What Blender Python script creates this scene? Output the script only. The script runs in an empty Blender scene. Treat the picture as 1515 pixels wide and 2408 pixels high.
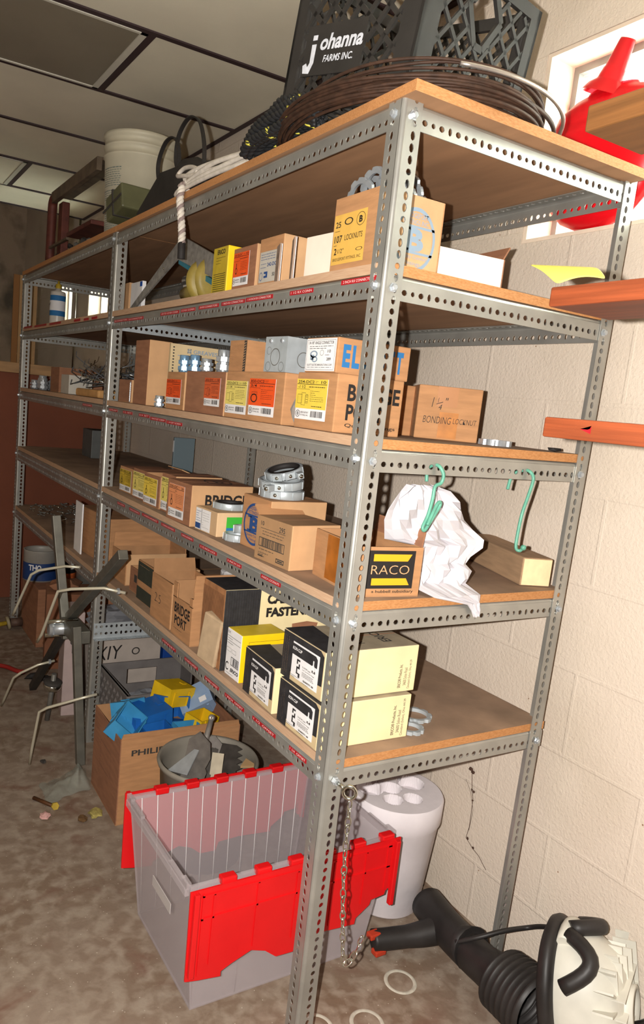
import bpy, bmesh, math, random
from mathutils import Vector, Matrix
PI = math.pi
R = random.Random(11)
SC = bpy.context.scene
COL = SC.collection

# ------------------------------------------------------------------ camera
cd = bpy.data.cameras.new('camera'); cam = bpy.data.objects.new('camera', cd); COL.objects.link(cam)
CP = Vector((-0.7973, -1.0629, 1.3143))
RGT = Vector((0.86335, -0.49510, 0.09750)); DWN = Vector((0.00329, -0.18770, -0.98222)); FWD = Vector((0.50460, 0.84832, -0.16042))
cam.matrix_world = Matrix(((RGT.x, -DWN.x, -FWD.x, CP.x), (RGT.y, -DWN.y, -FWD.y, CP.y), (RGT.z, -DWN.z, -FWD.z, CP.z), (0, 0, 0, 1)))
cd.sensor_fit = 'VERTICAL'; cd.sensor_height = 36.0; cd.sensor_width = 36.0 * 1515 / 2408
cd.lens = 36.0 * 1752.54 / 2408
cd.shift_x = (757.5 - 647.756) / 2408; cd.shift_y = (1236.91 - 1204) / 2408
cd.clip_start = 0.02
SC.camera = cam

# ------------------------------------------------------------------ world, flash, exposure
SC.view_settings.view_transform = 'Standard'; SC.view_settings.look = 'None'
SC.view_settings.gamma = 1.0; SC.view_settings.use_curve_mapping = False
SC.view_settings.exposure = 0.0
w = bpy.data.worlds.new('world'); SC.world = w; w.use_nodes = True
wn = w.node_tree; wn.nodes.clear()
o_ = wn.nodes.new('ShaderNodeOutputWorld'); b_ = wn.nodes.new('ShaderNodeBackground')
b_.inputs[0].default_value = (0.93, 1.0, 0.98, 1); b_.inputs[1].default_value = 13.0
wn.links.new(b_.outputs[0], o_.inputs[0])

def lamp(name, kind, loc, energy, color=(1, 1, 1), size=0.02, rot=None):
    d = bpy.data.lights.new(name, kind); d.energy = energy; d.color = color
    if kind == 'AREA': d.size = size
    else: d.shadow_soft_size = size
    o = bpy.data.objects.new(name, d); COL.objects.link(o); o.location = loc
    if rot: o.rotation_euler = rot
    return o
FLASH = lamp('camera_flash', 'SPOT', CP - RGT * 0.062 - DWN * 0.012, 190.0, (1.0, 0.955, 0.90), 0.008)
FLASH.rotation_euler = (FWD).to_track_quat('-Z', 'Y').to_euler()
FLASH.data.spot_size = math.radians(165); FLASH.data.spot_blend = 0.5

# ------------------------------------------------------------------ materials
MATS = {}
def hexc(h):
    def f(c):
        c /= 255.0
        return c / 12.92 if c <= 0.04045 else ((c + 0.055) / 1.055) ** 2.4
    return (f((h >> 16) & 255), f((h >> 8) & 255), f(h & 255), 1.0)
def mat(name, col, rough=0.8, metal=0.0, var=0.0, vscale=30.0, col2=None, bump=0.0, bscale=200.0, stretch=None, spec=0.5, alpha=1.0, trans=0.0, ior=1.45, contrast=(0.35, 0.65), coat=0.0):
    if name in MATS: return MATS[name]
    m = bpy.data.materials.new(name); m.use_nodes = True; nt = m.node_tree; N = nt.nodes; L = nt.links
    p = N['Principled BSDF']
    c = hexc(col) if isinstance(col, int) else col
    p.inputs['Base Color'].default_value = c
    p.inputs['Roughness'].default_value = rough; p.inputs['Metallic'].default_value = metal
    p.inputs['Specular IOR Level'].default_value = spec; p.inputs['Alpha'].default_value = alpha
    p.inputs['Transmission Weight'].default_value = trans; p.inputs['IOR'].default_value = ior
    if coat: p.inputs['Coat Weight'].default_value = coat
    tc = N.new('ShaderNodeTexCoord'); mp = N.new('ShaderNodeMapping'); L.new(tc.outputs['Object'], mp.inputs[0])
    if stretch: mp.inputs['Scale'].default_value = stretch
    if var or col2 is not None:
        n = N.new('ShaderNodeTexNoise'); n.inputs['Scale'].default_value = vscale; n.inputs['Detail'].default_value = 6.0
        L.new(mp.outputs[0], n.inputs['Vector'])
        r = N.new('ShaderNodeValToRGB'); L.new(n.outputs['Fac'], r.inputs[0])
        if col2 is None:
            a = tuple(x * (1 - var) for x in c[:3]) + (1,); bb = tuple(min(1, x * (1 + var)) for x in c[:3]) + (1,)
        else: a = c; bb = hexc(col2)
        r.color_ramp.elements[0].position = contrast[0]; r.color_ramp.elements[1].position = contrast[1]
        r.color_ramp.elements[0].color = a; r.color_ramp.elements[1].color = bb
        L.new(r.outputs[0], p.inputs['Base Color'])
    if bump:
        n2 = N.new('ShaderNodeTexNoise'); n2.inputs['Scale'].default_value = bscale; n2.inputs['Detail'].default_value = 4.0
        L.new(mp.outputs[0], n2.inputs['Vector'])
        bp = N.new('ShaderNodeBump'); bp.inputs['Strength'].default_value = bump; bp.inputs['Distance'].default_value = 0.003
        L.new(n2.outputs['Fac'], bp.inputs['Height']); L.new(bp.outputs[0], p.inputs['Normal'])
    MATS[name] = m
    return m

GALV = mat('galvanised_steel', 0xa5a49e, 0.38, 0.6, 0.14, 9, bump=0.05, bscale=60)
GALVL = mat('galvanised_steel_light', 0xb4bcc0, 0.4, 0.35, 0.1, 25)
ZINC = mat('zinc_plated', 0xb9bfc4, 0.32, 0.6, 0.1, 40)
STEEL = mat('dull_steel', 0x7c7a74, 0.45, 0.5, 0.2, 25)
CHROME = mat('bright_chain', 0xd0d2c8, 0.18, 1.0)
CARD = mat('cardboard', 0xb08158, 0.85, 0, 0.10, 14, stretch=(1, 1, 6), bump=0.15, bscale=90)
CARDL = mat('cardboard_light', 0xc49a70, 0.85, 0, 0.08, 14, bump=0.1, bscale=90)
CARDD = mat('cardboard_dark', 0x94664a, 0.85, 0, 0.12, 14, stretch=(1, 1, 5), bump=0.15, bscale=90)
CARDI = mat('cardboard_inside', 0xa67b55, 0.9, 0, 0.1, 18)
CREAM = mat('cream_card', 0xe6d5a6, 0.7, 0, 0.07, 14)
CREAMD = mat('cream_card_aged', 0xc7b189, 0.75, 0, 0.1, 14)
INK = mat('black_ink', 0x1f1b1a, 0.7)
INKG = mat('faded_black_ink', 0x3a3632, 0.8)
BLUEINK = mat('blue_ink', 0x24477f, 0.7)
BLUEINK2 = mat('light_blue_ink', 0x2a6ea6, 0.7)
BLUEINK3 = mat('faded_blue_ink', 0x8597a8, 0.8)
WHITE = mat('white_paper', 0xe8e6e6, 0.6, 0, 0.03, 40)
YEL = mat('yellow_label', 0xdfc24a, 0.6, 0, 0.05, 30)
YELD = mat('dark_yellow_label', 0xb79a2c, 0.6, 0, 0.25, 25)
YELP = mat('pale_yellow_label', 0xdcca6c, 0.6, 0, 0.05, 30)
ORG = mat('orange_label', 0xe2531f, 0.55, 0, 0.05, 30)
ORGD = mat('dull_orange_label', 0xc85a30, 0.6, 0, 0.07, 30)
PEACH = mat('peach_label', 0xd78a5c, 0.6, 0, 0.07, 30)
BLKP = mat('black_print', 0x2b2a2c, 0.65, 0, 0.25, 60)
TAPE = mat('red_label_tape', 0xa81c24, 0.3, 0, 0.1, 60)
TAPEW = mat('embossed_white', 0xf0d4d0, 0.5)
REDP = mat('red_plastic', 0xd5161a, 0.35, 0, 0.04, 10, spec=0.5)
def ply(name, c1, c2, st): return mat(name, c1, 0.75, 0, 0.2, 24, col2=c2, stretch=st, bump=0.2, bscale=120, contrast=(0.3, 0.7))
EDGE_F = ply('raw_board_edge_front', 0xb08a6c, 0xc9aa8c, (30, 1, 60))
EDGE_S = ply('raw_board_edge_side', 0xa8703f, 0xc08a58, (6, 20, 20))
BTOP = mat('dusty_board_top', 0x937963, 0.9, 0, 0.2, 9, bump=0.1, bscale=150)
BUND = mat('hardboard_underside', 0x9c7656, 0.8, 0, 0.14, 3, stretch=(6, 1, 1), bump=0.08, bscale=200)

# ------------------------------------------------------------------ mesh builder
def V3(*a): return Vector(a)
_tc = {}
def text2d(s, bold=0.0, shear=0.0):
    k = (s, bold, shear)
    if k in _tc: return _tc[k]
    c = bpy.data.curves.new('t', 'FONT'); c.body = s; c.size = 1.0; c.offset = bold; c.shear = shear
    c.resolution_u = 3; c.fill_mode = 'FRONT'
    c.align_x = 'LEFT'
    o = bpy.data.objects.new('t', c); COL.objects.link(o)
    dg = bpy.context.evaluated_depsgraph_get()
    me = o.evaluated_get(dg).to_mesh()
    vs = [(v.co.x, v.co.y) for v in me.vertices]; fs = [tuple(p.vertices) for p in me.polygons]
    o.evaluated_get(dg).to_mesh_clear()
    bpy.data.objects.remove(o); bpy.data.curves.remove(c)
    if not vs: vs = [(0, 0), (1, 0), (0, 1)]; fs = []
    x0 = min(v[0] for v in vs); x1 = max(v[0] for v in vs); y0 = min(v[1] for v in vs); y1 = max(v[1] for v in vs)
    _tc[k] = (vs, fs, x0, x1, y0, y1)
    return _tc[k]

class MB:
    def __init__(s): s.v = []; s.f = []; s.m = []; s.sm = []; s.mats = []
    def mi(s, m):
        if m not in s.mats: s.mats.append(m)
        return s.mats.index(m)
    def add(s, vs, fs, m, smooth=False, M=None):
        b = len(s.v); i = s.mi(m)
        if M is not None: vs = [M @ Vector(v) for v in vs]
        s.v += [tuple(v) for v in vs]
        for f in fs: s.f.append(tuple(b + k for k in f)); s.m.append(i); s.sm.append(smooth)
        return s
    def box(s, x0, x1, y0, y1, z0, z1, m, M=None, bev=0.0, mf=None):
        if bev > 0:
            bm = bmesh.new(); bmesh.ops.create_cube(bm, size=1.0)
            for v in bm.verts: v.co = Vector(((x0 + x1) / 2 + v.co.x * (x1 - x0), (y0 + y1) / 2 + v.co.y * (y1 - y0), (z0 + z1) / 2 + v.co.z * (z1 - z0)))
            bmesh.ops.bevel(bm, geom=bm.edges[:], offset=bev, segments=2, profile=0.5, affect='EDGES')
            bm.verts.index_update()
            s.add([v.co.copy() for v in bm.verts], [tuple(v.index for v in f.verts) for f in bm.faces], m, False, M); bm.free(); return s
        vs = [(x0, y0, z0), (x1, y0, z0), (x1, y1, z0), (x0, y1, z0), (x0, y0, z1), (x1, y0, z1), (x1, y1, z1), (x0, y1, z1)]
        fs = [(0, 3, 2, 1), (4, 5, 6, 7), (0, 1, 5, 4), (1, 2, 6, 5), (2, 3, 7, 6), (3, 0, 4, 7)]   # bottom top front(-y) right(+x) back(+y) left(-x)
        if mf is None: return s.add(vs, fs, m, False, M)
        for k, f in enumerate(fs): s.add([vs[q] for q in f], [(0, 1, 2, 3)], mf.get(k, m), False, M)
        return s
    def tube(s, pts, r, m, n=8, closed=False, caps=True, rs=None, smooth=True, M=None):
        pts = [Vector(p) for p in pts]; K = len(pts); vs = []; fs = []
        up = None
        for i, p in enumerate(pts):
            if closed: t = pts[(i + 1) % K] - pts[i - 1]
            else: t = pts[min(i + 1, K - 1)] - pts[max(i - 1, 0)]
            if t.length < 1e-9: t = Vector((0, 0, 1))
            t.normalize()
            if up is None:
                a = Vector((0, 0, 1)) if abs(t.z) < 0.9 else Vector((1, 0, 0)); up = (a - t * a.dot(t)).normalized()
            else:
                up = up - t * up.dot(t)
                up = up.normalized() if up.length > 1e-6 else Vector((1, 0, 0))
            q = t.cross(up); rr = rs[i] if rs else r
            for k in range(n):
                a = 2 * PI * k / n; vs.append(p + (up * math.cos(a) + q * math.sin(a)) * rr)
        for i in range(K if closed else K - 1):
            j = (i + 1) % K
            for k in range(n): fs.append((i * n + k, i * n + (k + 1) % n, j * n + (k + 1) % n, j * n + k))
        s.add(vs, fs, m, smooth, M)
        if caps and not closed:
            s.add([vs[k] for k in range(n)], [tuple(range(n))[::-1]], m, False, M)
            s.add([vs[(K - 1) * n + k] for k in range(n)], [tuple(range(n))], m, False, M)
        return s
    def lathe(s, prof, m, n=32, M=None, smooth=True, a0=0.0, a1=2 * PI, mats=None):
        full = abs(a1 - a0 - 2 * PI) < 1e-6; c = n if full else n + 1
        vs = []
        for (r, z) in prof:
            for k in range(c):
                a = a0 + (a1 - a0) * k / n; vs.append((r * math.cos(a), r * math.sin(a), z))
        for i in range(len(prof) - 1):
            sub = []; fs = []
            for k in range(n if full else n):
                k2 = (k + 1) % c
                fs.append((i * c + k, i * c + k2, (i + 1) * c + k2, (i + 1) * c + k))
            mm = mats[i] if mats else m
            b = []
            idx = sorted(set(q for f in fs for q in f)); mpp = {q: t for t, q in enumerate(idx)}
            s.add([vs[q] for q in idx], [tuple(mpp[q] for q in f) for f in fs], mm, smooth, M)
        return s
    def prism(s, poly, h, m, M=None, m2=None):
        n = len(poly); vs = [(x, y, 0) for x, y in poly] + [(x, y, h) for x, y in poly]
        s.add(vs, [tuple(range(n))[::-1], tuple(range(n, 2 * n))], m, False, M)
        s.add(vs, [(i, (i + 1) % n, n + (i + 1) % n, n + i) for i in range(n)], m2 or m, False, M)
        return s
    def quad(s, O, U, V, w, h, m):
        O = Vector(O); U = Vector(U); V = Vector(V)
        return s.add([O, O + U * w, O + U * w + V * h, O + V * h], [(0, 1, 2, 3)], m)
    def build(s, name, parent=None, loc=None, rot=None):
        me = bpy.data.meshes.new(name); me.from_pydata(s.v, [], s.f)
        for m in s.mats: me.materials.append(m)
        me.polygons.foreach_set('material_index', s.m); me.polygons.foreach_set('use_smooth', s.sm)
        me.update()
        bm = bmesh.new(); bm.from_mesh(me)
        if any(s.sm): bmesh.ops.remove_doubles(bm, verts=bm.verts, dist=1e-6)
        bm.to_mesh(me); bm.free()
        o = bpy.data.objects.new(name, me); COL.objects.link(o)
        if parent is not None: o.parent = parent
        if loc is not None: o.location = loc
        if rot is not None: o.rotation_euler = rot
        return o

class Panel:
    """a flat area on a face: O lower left corner as seen, U to the right, V up; all marks lie on it in metres or fractions"""
    def __init__(s, mb, O, U, V, w, h, base=None, lift=0.0006):
        s.mb = mb; s.O = Vector(O); s.U = Vector(U).normalized(); s.V = Vector(V).normalized(); s.N = s.U.cross(s.V); s.w = w; s.h = h; s.l = lift; s.k = 1
        if base is not None: s.rect(0, 0, 1, 1, base)
    def pt(s, x, y, k=None): return s.O + s.U * (x * s.w) + s.V * (y * s.h) + s.N * (s.l * (k if k is not None else s.k))
    def rect(s, x0, y0, x1, y1, m, k=None):
        s.mb.add([s.pt(x0, y0, k), s.pt(x1, y0, k), s.pt(x1, y1, k), s.pt(x0, y1, k)], [(0, 1, 2, 3)], m)
        if k is None and s.k == 1 and (x1 - x0) > 0.97: s.k = 2
    def poly(s, pts, m, k=None): s.mb.add([s.pt(x, y, k) for x, y in pts], [tuple(range(len(pts)))], m)
    def frame(s, x0, y0, x1, y1, m, t=0.0008, k=None):
        tx = t / s.w; ty = t / s.h
        s.rect(x0, y0, x1, y0 + ty, m, k); s.rect(x0, y1 - ty, x1, y1, m, k); s.rect(x0, y0, x0 + tx, y1, m, k); s.rect(x1 - tx, y0, x1, y1, m, k)
    def txt(s, t, x0, y0, x1, y1, m, bold=0.0, shear=0.0, keep=False, rot=0, k=None):
        vs, fs, a0, a1, b0, b1 = text2d(t, bold, shear)
        W = (x1 - x0) * s.w; H = (y1 - y0) * s.h
        out = []
        if rot == 0:
            sx = W / (a1 - a0); sy = H / (b1 - b0)
            if keep: sx = sy = min(sx, sy)
            for x, y in vs: out.append(s.pt(x0 + (x - a0) * sx / s.w, y0 + (y - b0) * sy / s.h, (k or s.k)))
            s.mb.add(out, fs, m)
        else:   # reads upwards, rotated a quarter turn to the left
            sx = H / (a1 - a0); sy = W / (b1 - b0)
            for x, y in vs: out.append(s.pt(x0 + (b1 - y) * sy / s.w, y0 + (x - a0) * sx / s.h, (k or s.k)))
            s.mb.add(out, fs, m)
    def bars(s, x0, y0, x1, y1, m, n=22, seed=3):
        r = random.Random(seed); x = x0; st = (x1 - x0) / n
        for i in range(n):
            wd = st * r.choice((0.3, 0.5, 0.75)); s.rect(x, y0, x + wd, y1, m); x += st
    def ring(s, cx, cy, rx, ry, t, m, n=36, a0=0, a1=2 * PI):
        vs = []; fs = []
        for i in range(n + 1):
            a = a0 + (a1 - a0) * i / n
            for q in (0, 1):
                k = 1 - q * t
                vs.append(s.pt(cx + rx * k * math.cos(a), cy + ry * k * math.sin(a)))
        for i in range(n): fs.append((2 * i, 2 * i + 1, 2 * i + 3, 2 * i + 2))
        s.mb.add(vs, [f[::-1] for f in fs], m)
    def lines(s, x0, y0, x1, y1, n, m, t=0.0004, seed=1):
        """rows of tiny print, as words broken by gaps"""
        r = random.Random(seed)
        for i in range(n):
            y = y1 - (y1 - y0) * (i + 0.5) / n; x = x0
            while x < x1 - 0.02:
                wd = r.uniform(0.04, 0.13) * (x1 - x0) * 1.3; e = min(x1, x + wd)
                s.rect(x, y - t / s.h, e, y + t / s.h, m); x = e + 0.03 * (x1 - x0)
                if r.random() < 0.06: break

def empty(name, loc, rz=0.0, rot=None):
    o = bpy.data.objects.new(name, None); COL.objects.link(o); o.location = loc
    o.rotation_euler = rot if rot else (0, 0, rz); o.empty_display_size = 0.05
    return o
def tag(o, label=None, cat=None, group=None, kind=None):
    if label: o['label'] = label
    if cat: o['category'] = cat
    if group: o['group'] = group
    if kind: o['kind'] = kind
    return o
def thing(name, label, cat, loc=(0, 0, 0), rz=0.0, group=None, rot=None): return tag(empty(name, loc, rz, rot), label, cat, group)
def single(name, mb, label, cat, group=None, loc=None, rot=None):
    o = mb.build(name, None, loc, rot); return tag(o, label, cat, group)
def struct(name, mb): return tag(mb.build(name), kind='structure')
def copy_tree(o, parent=None):
    c = o.copy(); COL.objects.link(c)
    if parent is not None: c.parent = parent
    for ch in list(o.children): copy_tree(ch, c)
    return c
def catmull(P, n=8, closed=False):
    P = [Vector(p) for p in P]; out = []; K = len(P)
    rng = range(K) if closed else range(K - 1)
    for i in rng:
        if closed: p0, p1, p2, p3 = P[i - 1], P[i], P[(i + 1) % K], P[(i + 2) % K]
        else: p0, p1, p2, p3 = P[max(i - 1, 0)], P[i], P[i + 1], P[min(i + 2, K - 1)]
        for k in range(n):
            t = k / n
            out.append(0.5 * ((2 * p1) + (p2 - p0) * t + (2 * p0 - 5 * p1 + 4 * p2 - p3) * t * t + (3 * p1 - p0 - 3 * p2 + p3) * t ** 3))
    if not closed: out.append(P[-1])
    return out
def frameM(O, X, Y, Z=None):
    O = Vector(O); X = Vector(X).normalized(); Y = Vector(Y).normalized(); Z = X.cross(Y).normalized() if Z is None else Vector(Z).normalized()
    return Matrix(((X.x, Y.x, Z.x, O.x), (X.y, Y.y, Z.y, O.y), (X.z, Y.z, Z.z, O.z), (0, 0, 0, 1)))

# ================================================================== the room
XW = 0.67          # painted block wall behind the shelving
YF = 6.38          # far wall
XL = -2.6; YB = -2.6; CZ = 2.45
def wall_mat(name, base, blotch, rough=0.75):
    m = bpy.data.materials.new(name); m.use_nodes = True; nt = m.node_tree; N = nt.nodes; L = nt.links; p = N['Principled BSDF']
    p.inputs['Roughness'].default_value = rough; p.inputs['Specular IOR Level'].default_value = 0.3
    g = N.new('ShaderNodeNewGeometry'); sp = N.new('ShaderNodeSeparateXYZ'); L.new(g.outputs['Position'], sp.inputs[0])
    cb = N.new('ShaderNodeCombineXYZ')
    ad = N.new('ShaderNodeMath'); ad.operation = 'ADD'; L.new(sp.outputs['X'], ad.inputs[0]); L.new(sp.outputs['Y'], ad.inputs[1])
    sb = N.new('ShaderNodeMath'); sb.operation = 'SUBTRACT'; L.new(ad.outputs[0], sb.inputs[0]); sb.inputs[1].default_value = XW - 0.014 + 0.203
    zz = N.new('ShaderNodeMath'); zz.operation = 'SUBTRACT'; L.new(sp.outputs['Z'], zz.inputs[0]); zz.inputs[1].default_value = 0.163
    L.new(sb.outputs[0], cb.inputs['X']); L.new(zz.outputs[0], cb.inputs['Y'])
    br = N.new('ShaderNodeTexBrick'); br.inputs['Scale'].default_value = 1.0; br.inputs['Brick Width'].default_value = 0.4064
    br.inputs['Row Height'].default_value = 0.2035; br.inputs['Mortar Size'].default_value = 0.006; br.inputs['Mortar Smooth'].default_value = 0.6
    br.offset = 0.5
    L.new(cb.outputs[0], br.inputs['Vector'])
    n = N.new('ShaderNodeTexNoise'); n.inputs['Scale'].default_value = 150; n.inputs['Detail'].default_value = 5; L.new(g.outputs['Position'], n.inputs['Vector'])
    mx = N.new('ShaderNodeMath'); mx.operation = 'MULTIPLY_ADD'; L.new(br.outputs['Fac'], mx.inputs[0]); mx.inputs[1].default_value = 0.45; L.new(n.outputs['Fac'], mx.inputs[2])
    bp = N.new('ShaderNodeBump'); bp.inputs['Strength'].default_value = 0.55; bp.inputs['Distance'].default_value = 0.004; L.new(mx.outputs[0], bp.inputs['Height'])
    L.new(bp.outputs[0], p.inputs['Normal'])
    n2 = N.new('ShaderNodeTexNoise'); n2.inputs['Scale'].default_value = 2.5; n2.inputs['Detail'].default_value = 8; L.new(g.outputs['Position'], n2.inputs['Vector'])
    r = N.new('ShaderNodeValToRGB'); L.new(n2.outputs['Fac'], r.inputs[0]); r.color_ramp.elements[0].position = 0.36; r.color_ramp.elements[1].position = 0.5
    r.color_ramp.elements[0].color = hexc(blotch); r.color_ramp.elements[1].color = hexc(base)
    # small dark specks of dirt
    v = N.new('ShaderNodeTexVoronoi'); v.inputs['Scale'].default_value = 13; L.new(g.outputs['Position'], v.inputs['Vector'])
    r2 = N.new('ShaderNodeValToRGB'); L.new(v.outputs['Distance'], r2.inputs[0]); r2.color_ramp.elements[0].position = 0.018; r2.color_ramp.elements[1].position = 0.03
    r2.color_ramp.elements[0].color = (0.35, 0.2, 0.12, 1); r2.color_ramp.elements[1].color = (1, 1, 1, 1)
    mm = N.new('ShaderNodeMix'); mm.data_type = 'RGBA'; mm.blend_type = 'MULTIPLY'; mm.inputs[0].default_value = 1.0
    L.new(r.outputs[0], mm.inputs[6]); L.new(r2.outputs[0], mm.inputs[7]); L.new(mm.outputs[2], p.inputs['Base Color'])
    return m
WALLM = wall_mat('painted_block_wall', 0xd6c8b8, 0xcdbfae)
WALLF = wall_mat('stained_block_wall', 0xb09d86, 0x6c6456)
CEIL = mat('ceiling_tile', 0xe2dac4, 0.9, 0, 0.06, 3, bump=0.15, bscale=500)
TBAR = mat('brown_ceiling_bar', 0x3a2a2c, 0.6)
WHT = mat('white_painted_metal', 0xcfcabb, 0.5)
JAMB = mat('painted_window_jamb', 0xdccab6, 0.8, 0, 0.07, 12, bump=0.2, bscale=80)
ALU = mat('aluminium_frame', 0x9a9792, 0.5, 0.6, 0.1, 20)
# floor
def floor_mat():
    m = bpy.data.materials.new('worn_concrete_floor'); m.use_nodes = True; nt = m.node_tree; N = nt.nodes; L = nt.links; p = N['Principled BSDF']
    p.inputs['Roughness'].default_value = 0.75; p.inputs['Specular IOR Level'].default_value = 0.25
    g = N.new('ShaderNodeNewGeometry')
    def noise(s, d=6, dist=0.0):
        n = N.new('ShaderNodeTexNoise'); n.inputs['Scale'].default_value = s; n.inputs['Detail'].default_value = d; n.inputs['Distortion'].default_value = dist; L.new(g.outputs['Position'], n.inputs['Vector']); return n
    def ramp(n, a, b, ca, cb):
        r = N.new('ShaderNodeValToRGB'); L.new(n.outputs['Fac'], r.inputs[0]); e = r.color_ramp.elements; e[0].position = a; e[1].position = b; e[0].color = ca; e[1].color = cb; return r
    r1 = ramp(noise(2.2, 8, 0.3), 0.35, 0.62, hexc(0x74604f), hexc(0x867668))
    r2 = ramp(noise(24, 12, 0.3), 0.42, 0.64, (0, 0, 0, 1), (1, 1, 1, 1))
    mx = N.new('ShaderNodeMix'); mx.data_type = 'RGBA'; L.new(r2.outputs[0], mx.inputs[0]); L.new(r1.outputs[0], mx.inputs[6]); mx.inputs[7].default_value = hexc(0x938576)
    r3 = ramp(noise(9, 12, 0.5), 0.56, 0.72, (0, 0, 0, 1), (1, 1, 1, 1))
    mx2 = N.new('ShaderNodeMix'); mx2.data_type = 'RGBA'; L.new(r3.outputs[0], mx2.inputs[0]); L.new(mx.outputs[2], mx2.inputs[6]); mx2.inputs[7].default_value = hexc(0x725648)
    v = N.new('ShaderNodeTexVoronoi'); v.inputs['Scale'].default_value = 55; L.new(g.outputs['Position'], v.inputs['Vector'])
    r4 = N.new('ShaderNodeValToRGB'); L.new(v.outputs['Distance'], r4.inputs[0]); e = r4.color_ramp.elements; e[0].position = 0.05; e[1].position = 0.09; e[0].color = (1, 1, 1, 1); e[1].color = (0, 0, 0, 1)
    mx3 = N.new('ShaderNodeMix'); mx3.data_type = 'RGBA'; L.new(r4.outputs[0], mx3.inputs[0]); L.new(mx2.outputs[2], mx3.inputs[6]); mx3.inputs[7].default_value = hexc(0xb5aa9c)
    L.new(mx3.outputs[2], p.inputs['Base Color'])
    n = noise(60, 6); bp = N.new('ShaderNodeBump'); bp.inputs['Strength'].default_value = 0.35; bp.inputs['Distance'].default_value = 0.004; L.new(n.outputs['Fac'], bp.inputs['Height']); L.new(bp.outputs[0], p.inputs['Normal'])
    return m
FLOOR = floor_mat()
m = MB(); m.box(XL - .1, XW + .25, YB - .1, YF + .1, -0.1, 0, FLOOR); struct('floor', m)

# right wall with three window openings (y0, y1, z0, z1)
WINS = [(-0.75, 0.345, 1.767, 2.205), (3.75, 4.21, 1.767, 2.205), (4.63, 5.08, 1.767, 2.205)]
WT = 0.2
m = MB()
ys = [YB]
for a, b, c, d in WINS: ys += [a, b]
ys.append(YF)
for i in range(0, len(ys), 2): m.box(XW, XW + WT, ys[i], ys[i + 1], 0, 2.95, WALLM)
for a, b, c, d in WINS:
    m.box(XW, XW + WT, a, b, 0, c, WALLM); m.box(XW, XW + WT, a, b, d, 2.95, WALLM)
struct('wall_right', m)
m = MB(); m.box(XL - .1, XW + WT, YF, YF + .12, 0, 2.95, WALLF); struct('wall_far', m)
m = MB(); m.box(XL - .1, XL, YB, YF, 0, 2.95, WALLM); struct('wall_left', m)
m = MB(); m.box(XL - .1, XW + WT, YB - .1, YB, 0, 2.95, WALLM); struct('wall_back', m)
# windows: aluminium frame, frosted pane, plaster jamb lining
PANE = mat('frosted_glass', 0xf4f6ec, 0.6, 0, 0, trans=1.0, ior=1.1, spec=0.2)
for i, (a, b, c, d) in enumerate(WINS):
    t = empty('window_%d' % (i + 1), (XW, a, c)); t['kind'] = 'structure'
    W_ = b - a; H_ = d - c; e = 0.001
    j = MB(); dz = 0.085
    j.box(0.002, dz, e, 0.012, e, H_ - e, JAMB); j.box(0.002, dz, W_ - 0.012, W_ - e, e, H_ - e, JAMB)
    j.box(0.002, dz, 0.012, W_ - 0.012, e, 0.010, JAMB); j.box(0.002, dz, 0.012, W_ - 0.012, H_ - 0.010, H_ - e, JAMB)
    j.build('window_jamb', t)
    f = MB(); fw = 0.028
    f.box(dz, dz + .035, e, fw, e, H_ - e, ALU); f.box(dz, dz + .035, W_ - fw, W_ - e, e, H_ - e, ALU)
    f.box(dz, dz + .035, fw, W_ - fw, e, fw, ALU); f.box(dz, dz + .035, fw, W_ - fw, H_ - fw, H_ - e, ALU)
    if i == 2: f.box(dz, dz + .03, W_ * .42, W_ * .42 + .012, fw, H_ - fw, ALU)
    if i == 1: f.box(dz, dz + .03, W_ * .42, W_ * .42 + .03, fw, H_ - fw, ALU)
    f.build('window_frame', t)
    g = MB(); g.box(dz + .014, dz + .018, fw + .001, W_ - fw - .001, fw + .001, H_ - fw - .001, PANE); g.build('window_pane', t)
# dropped ceiling of long tiles, plain ceiling beyond it
m = MB(); m.box(XL, XW - .001, YB, 4.40, CZ, CZ + .03, CEIL); struct('ceiling', m)
m = MB(); m.box(XL - .1, XW + WT, YB - .1, YF + .1, 2.95, 3.05, CEIL); struct('ceiling_upper', m)
m = MB()
bw = 0.012
YS = [-2.2, -1.59, -0.98, -0.37, 0.24, 0.85, 1.46, 2.05, 2.67, 3.29, 3.90, 4.40]
for y in YS: m.box(XL, XW - .002, y - bw, y + bw, CZ - .006, CZ - .0005, TBAR)
for k, y in enumerate(YS[:-1]):
    for x in ((.07, -1.15, -2.37) if k in (6, 9, 3, 0) else (-.55, -1.77)):
        m.box(x - bw, x + bw, y + bw, YS[k + 1] - bw, CZ - .006, CZ - .0005, TBAR)
m.box(XW - .02, XW - .002, YB, 4.40, CZ - .007, CZ - .0005, TBAR)
struct('trim_1', m)
# recessed light fixtures, unlit
FIXD = mat('unlit_lens', 0x847b6a, 0.5, 0, 0.05, 4)
for i, (y0, y1, xe) in enumerate([(1.46, 2.05, .07), (3.29, 3.90, .07)]):
    t = thing('ceiling_light', ['unlit recessed ceiling panel light with a grey lens, nearest of the two', 'small pale recessed ceiling panel light far off above the far shelves'][i], 'ceiling light', (xe - .61, (y0 + y1) / 2, CZ - .004))
    f = MB(); L_ = .595; D_ = (y1 - y0) / 2 - .014
    for a in ((-L_, L_, -D_, -D_ + .012), (-L_, L_, D_ - .012, D_), (-L_, -L_ + .012, -D_, D_), (L_ - .022, L_, -D_, D_)): f.box(a[0], a[1], a[2], a[3], -.004, .003, WHT)
    f.build('light_frame', t)
    f = MB(); f.box(-L_ + .013, L_ - .023, -D_ + .013, D_ - .013, -.001, .003, FIXD if i == 0 else CEIL); f.build('lens', t)
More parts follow.
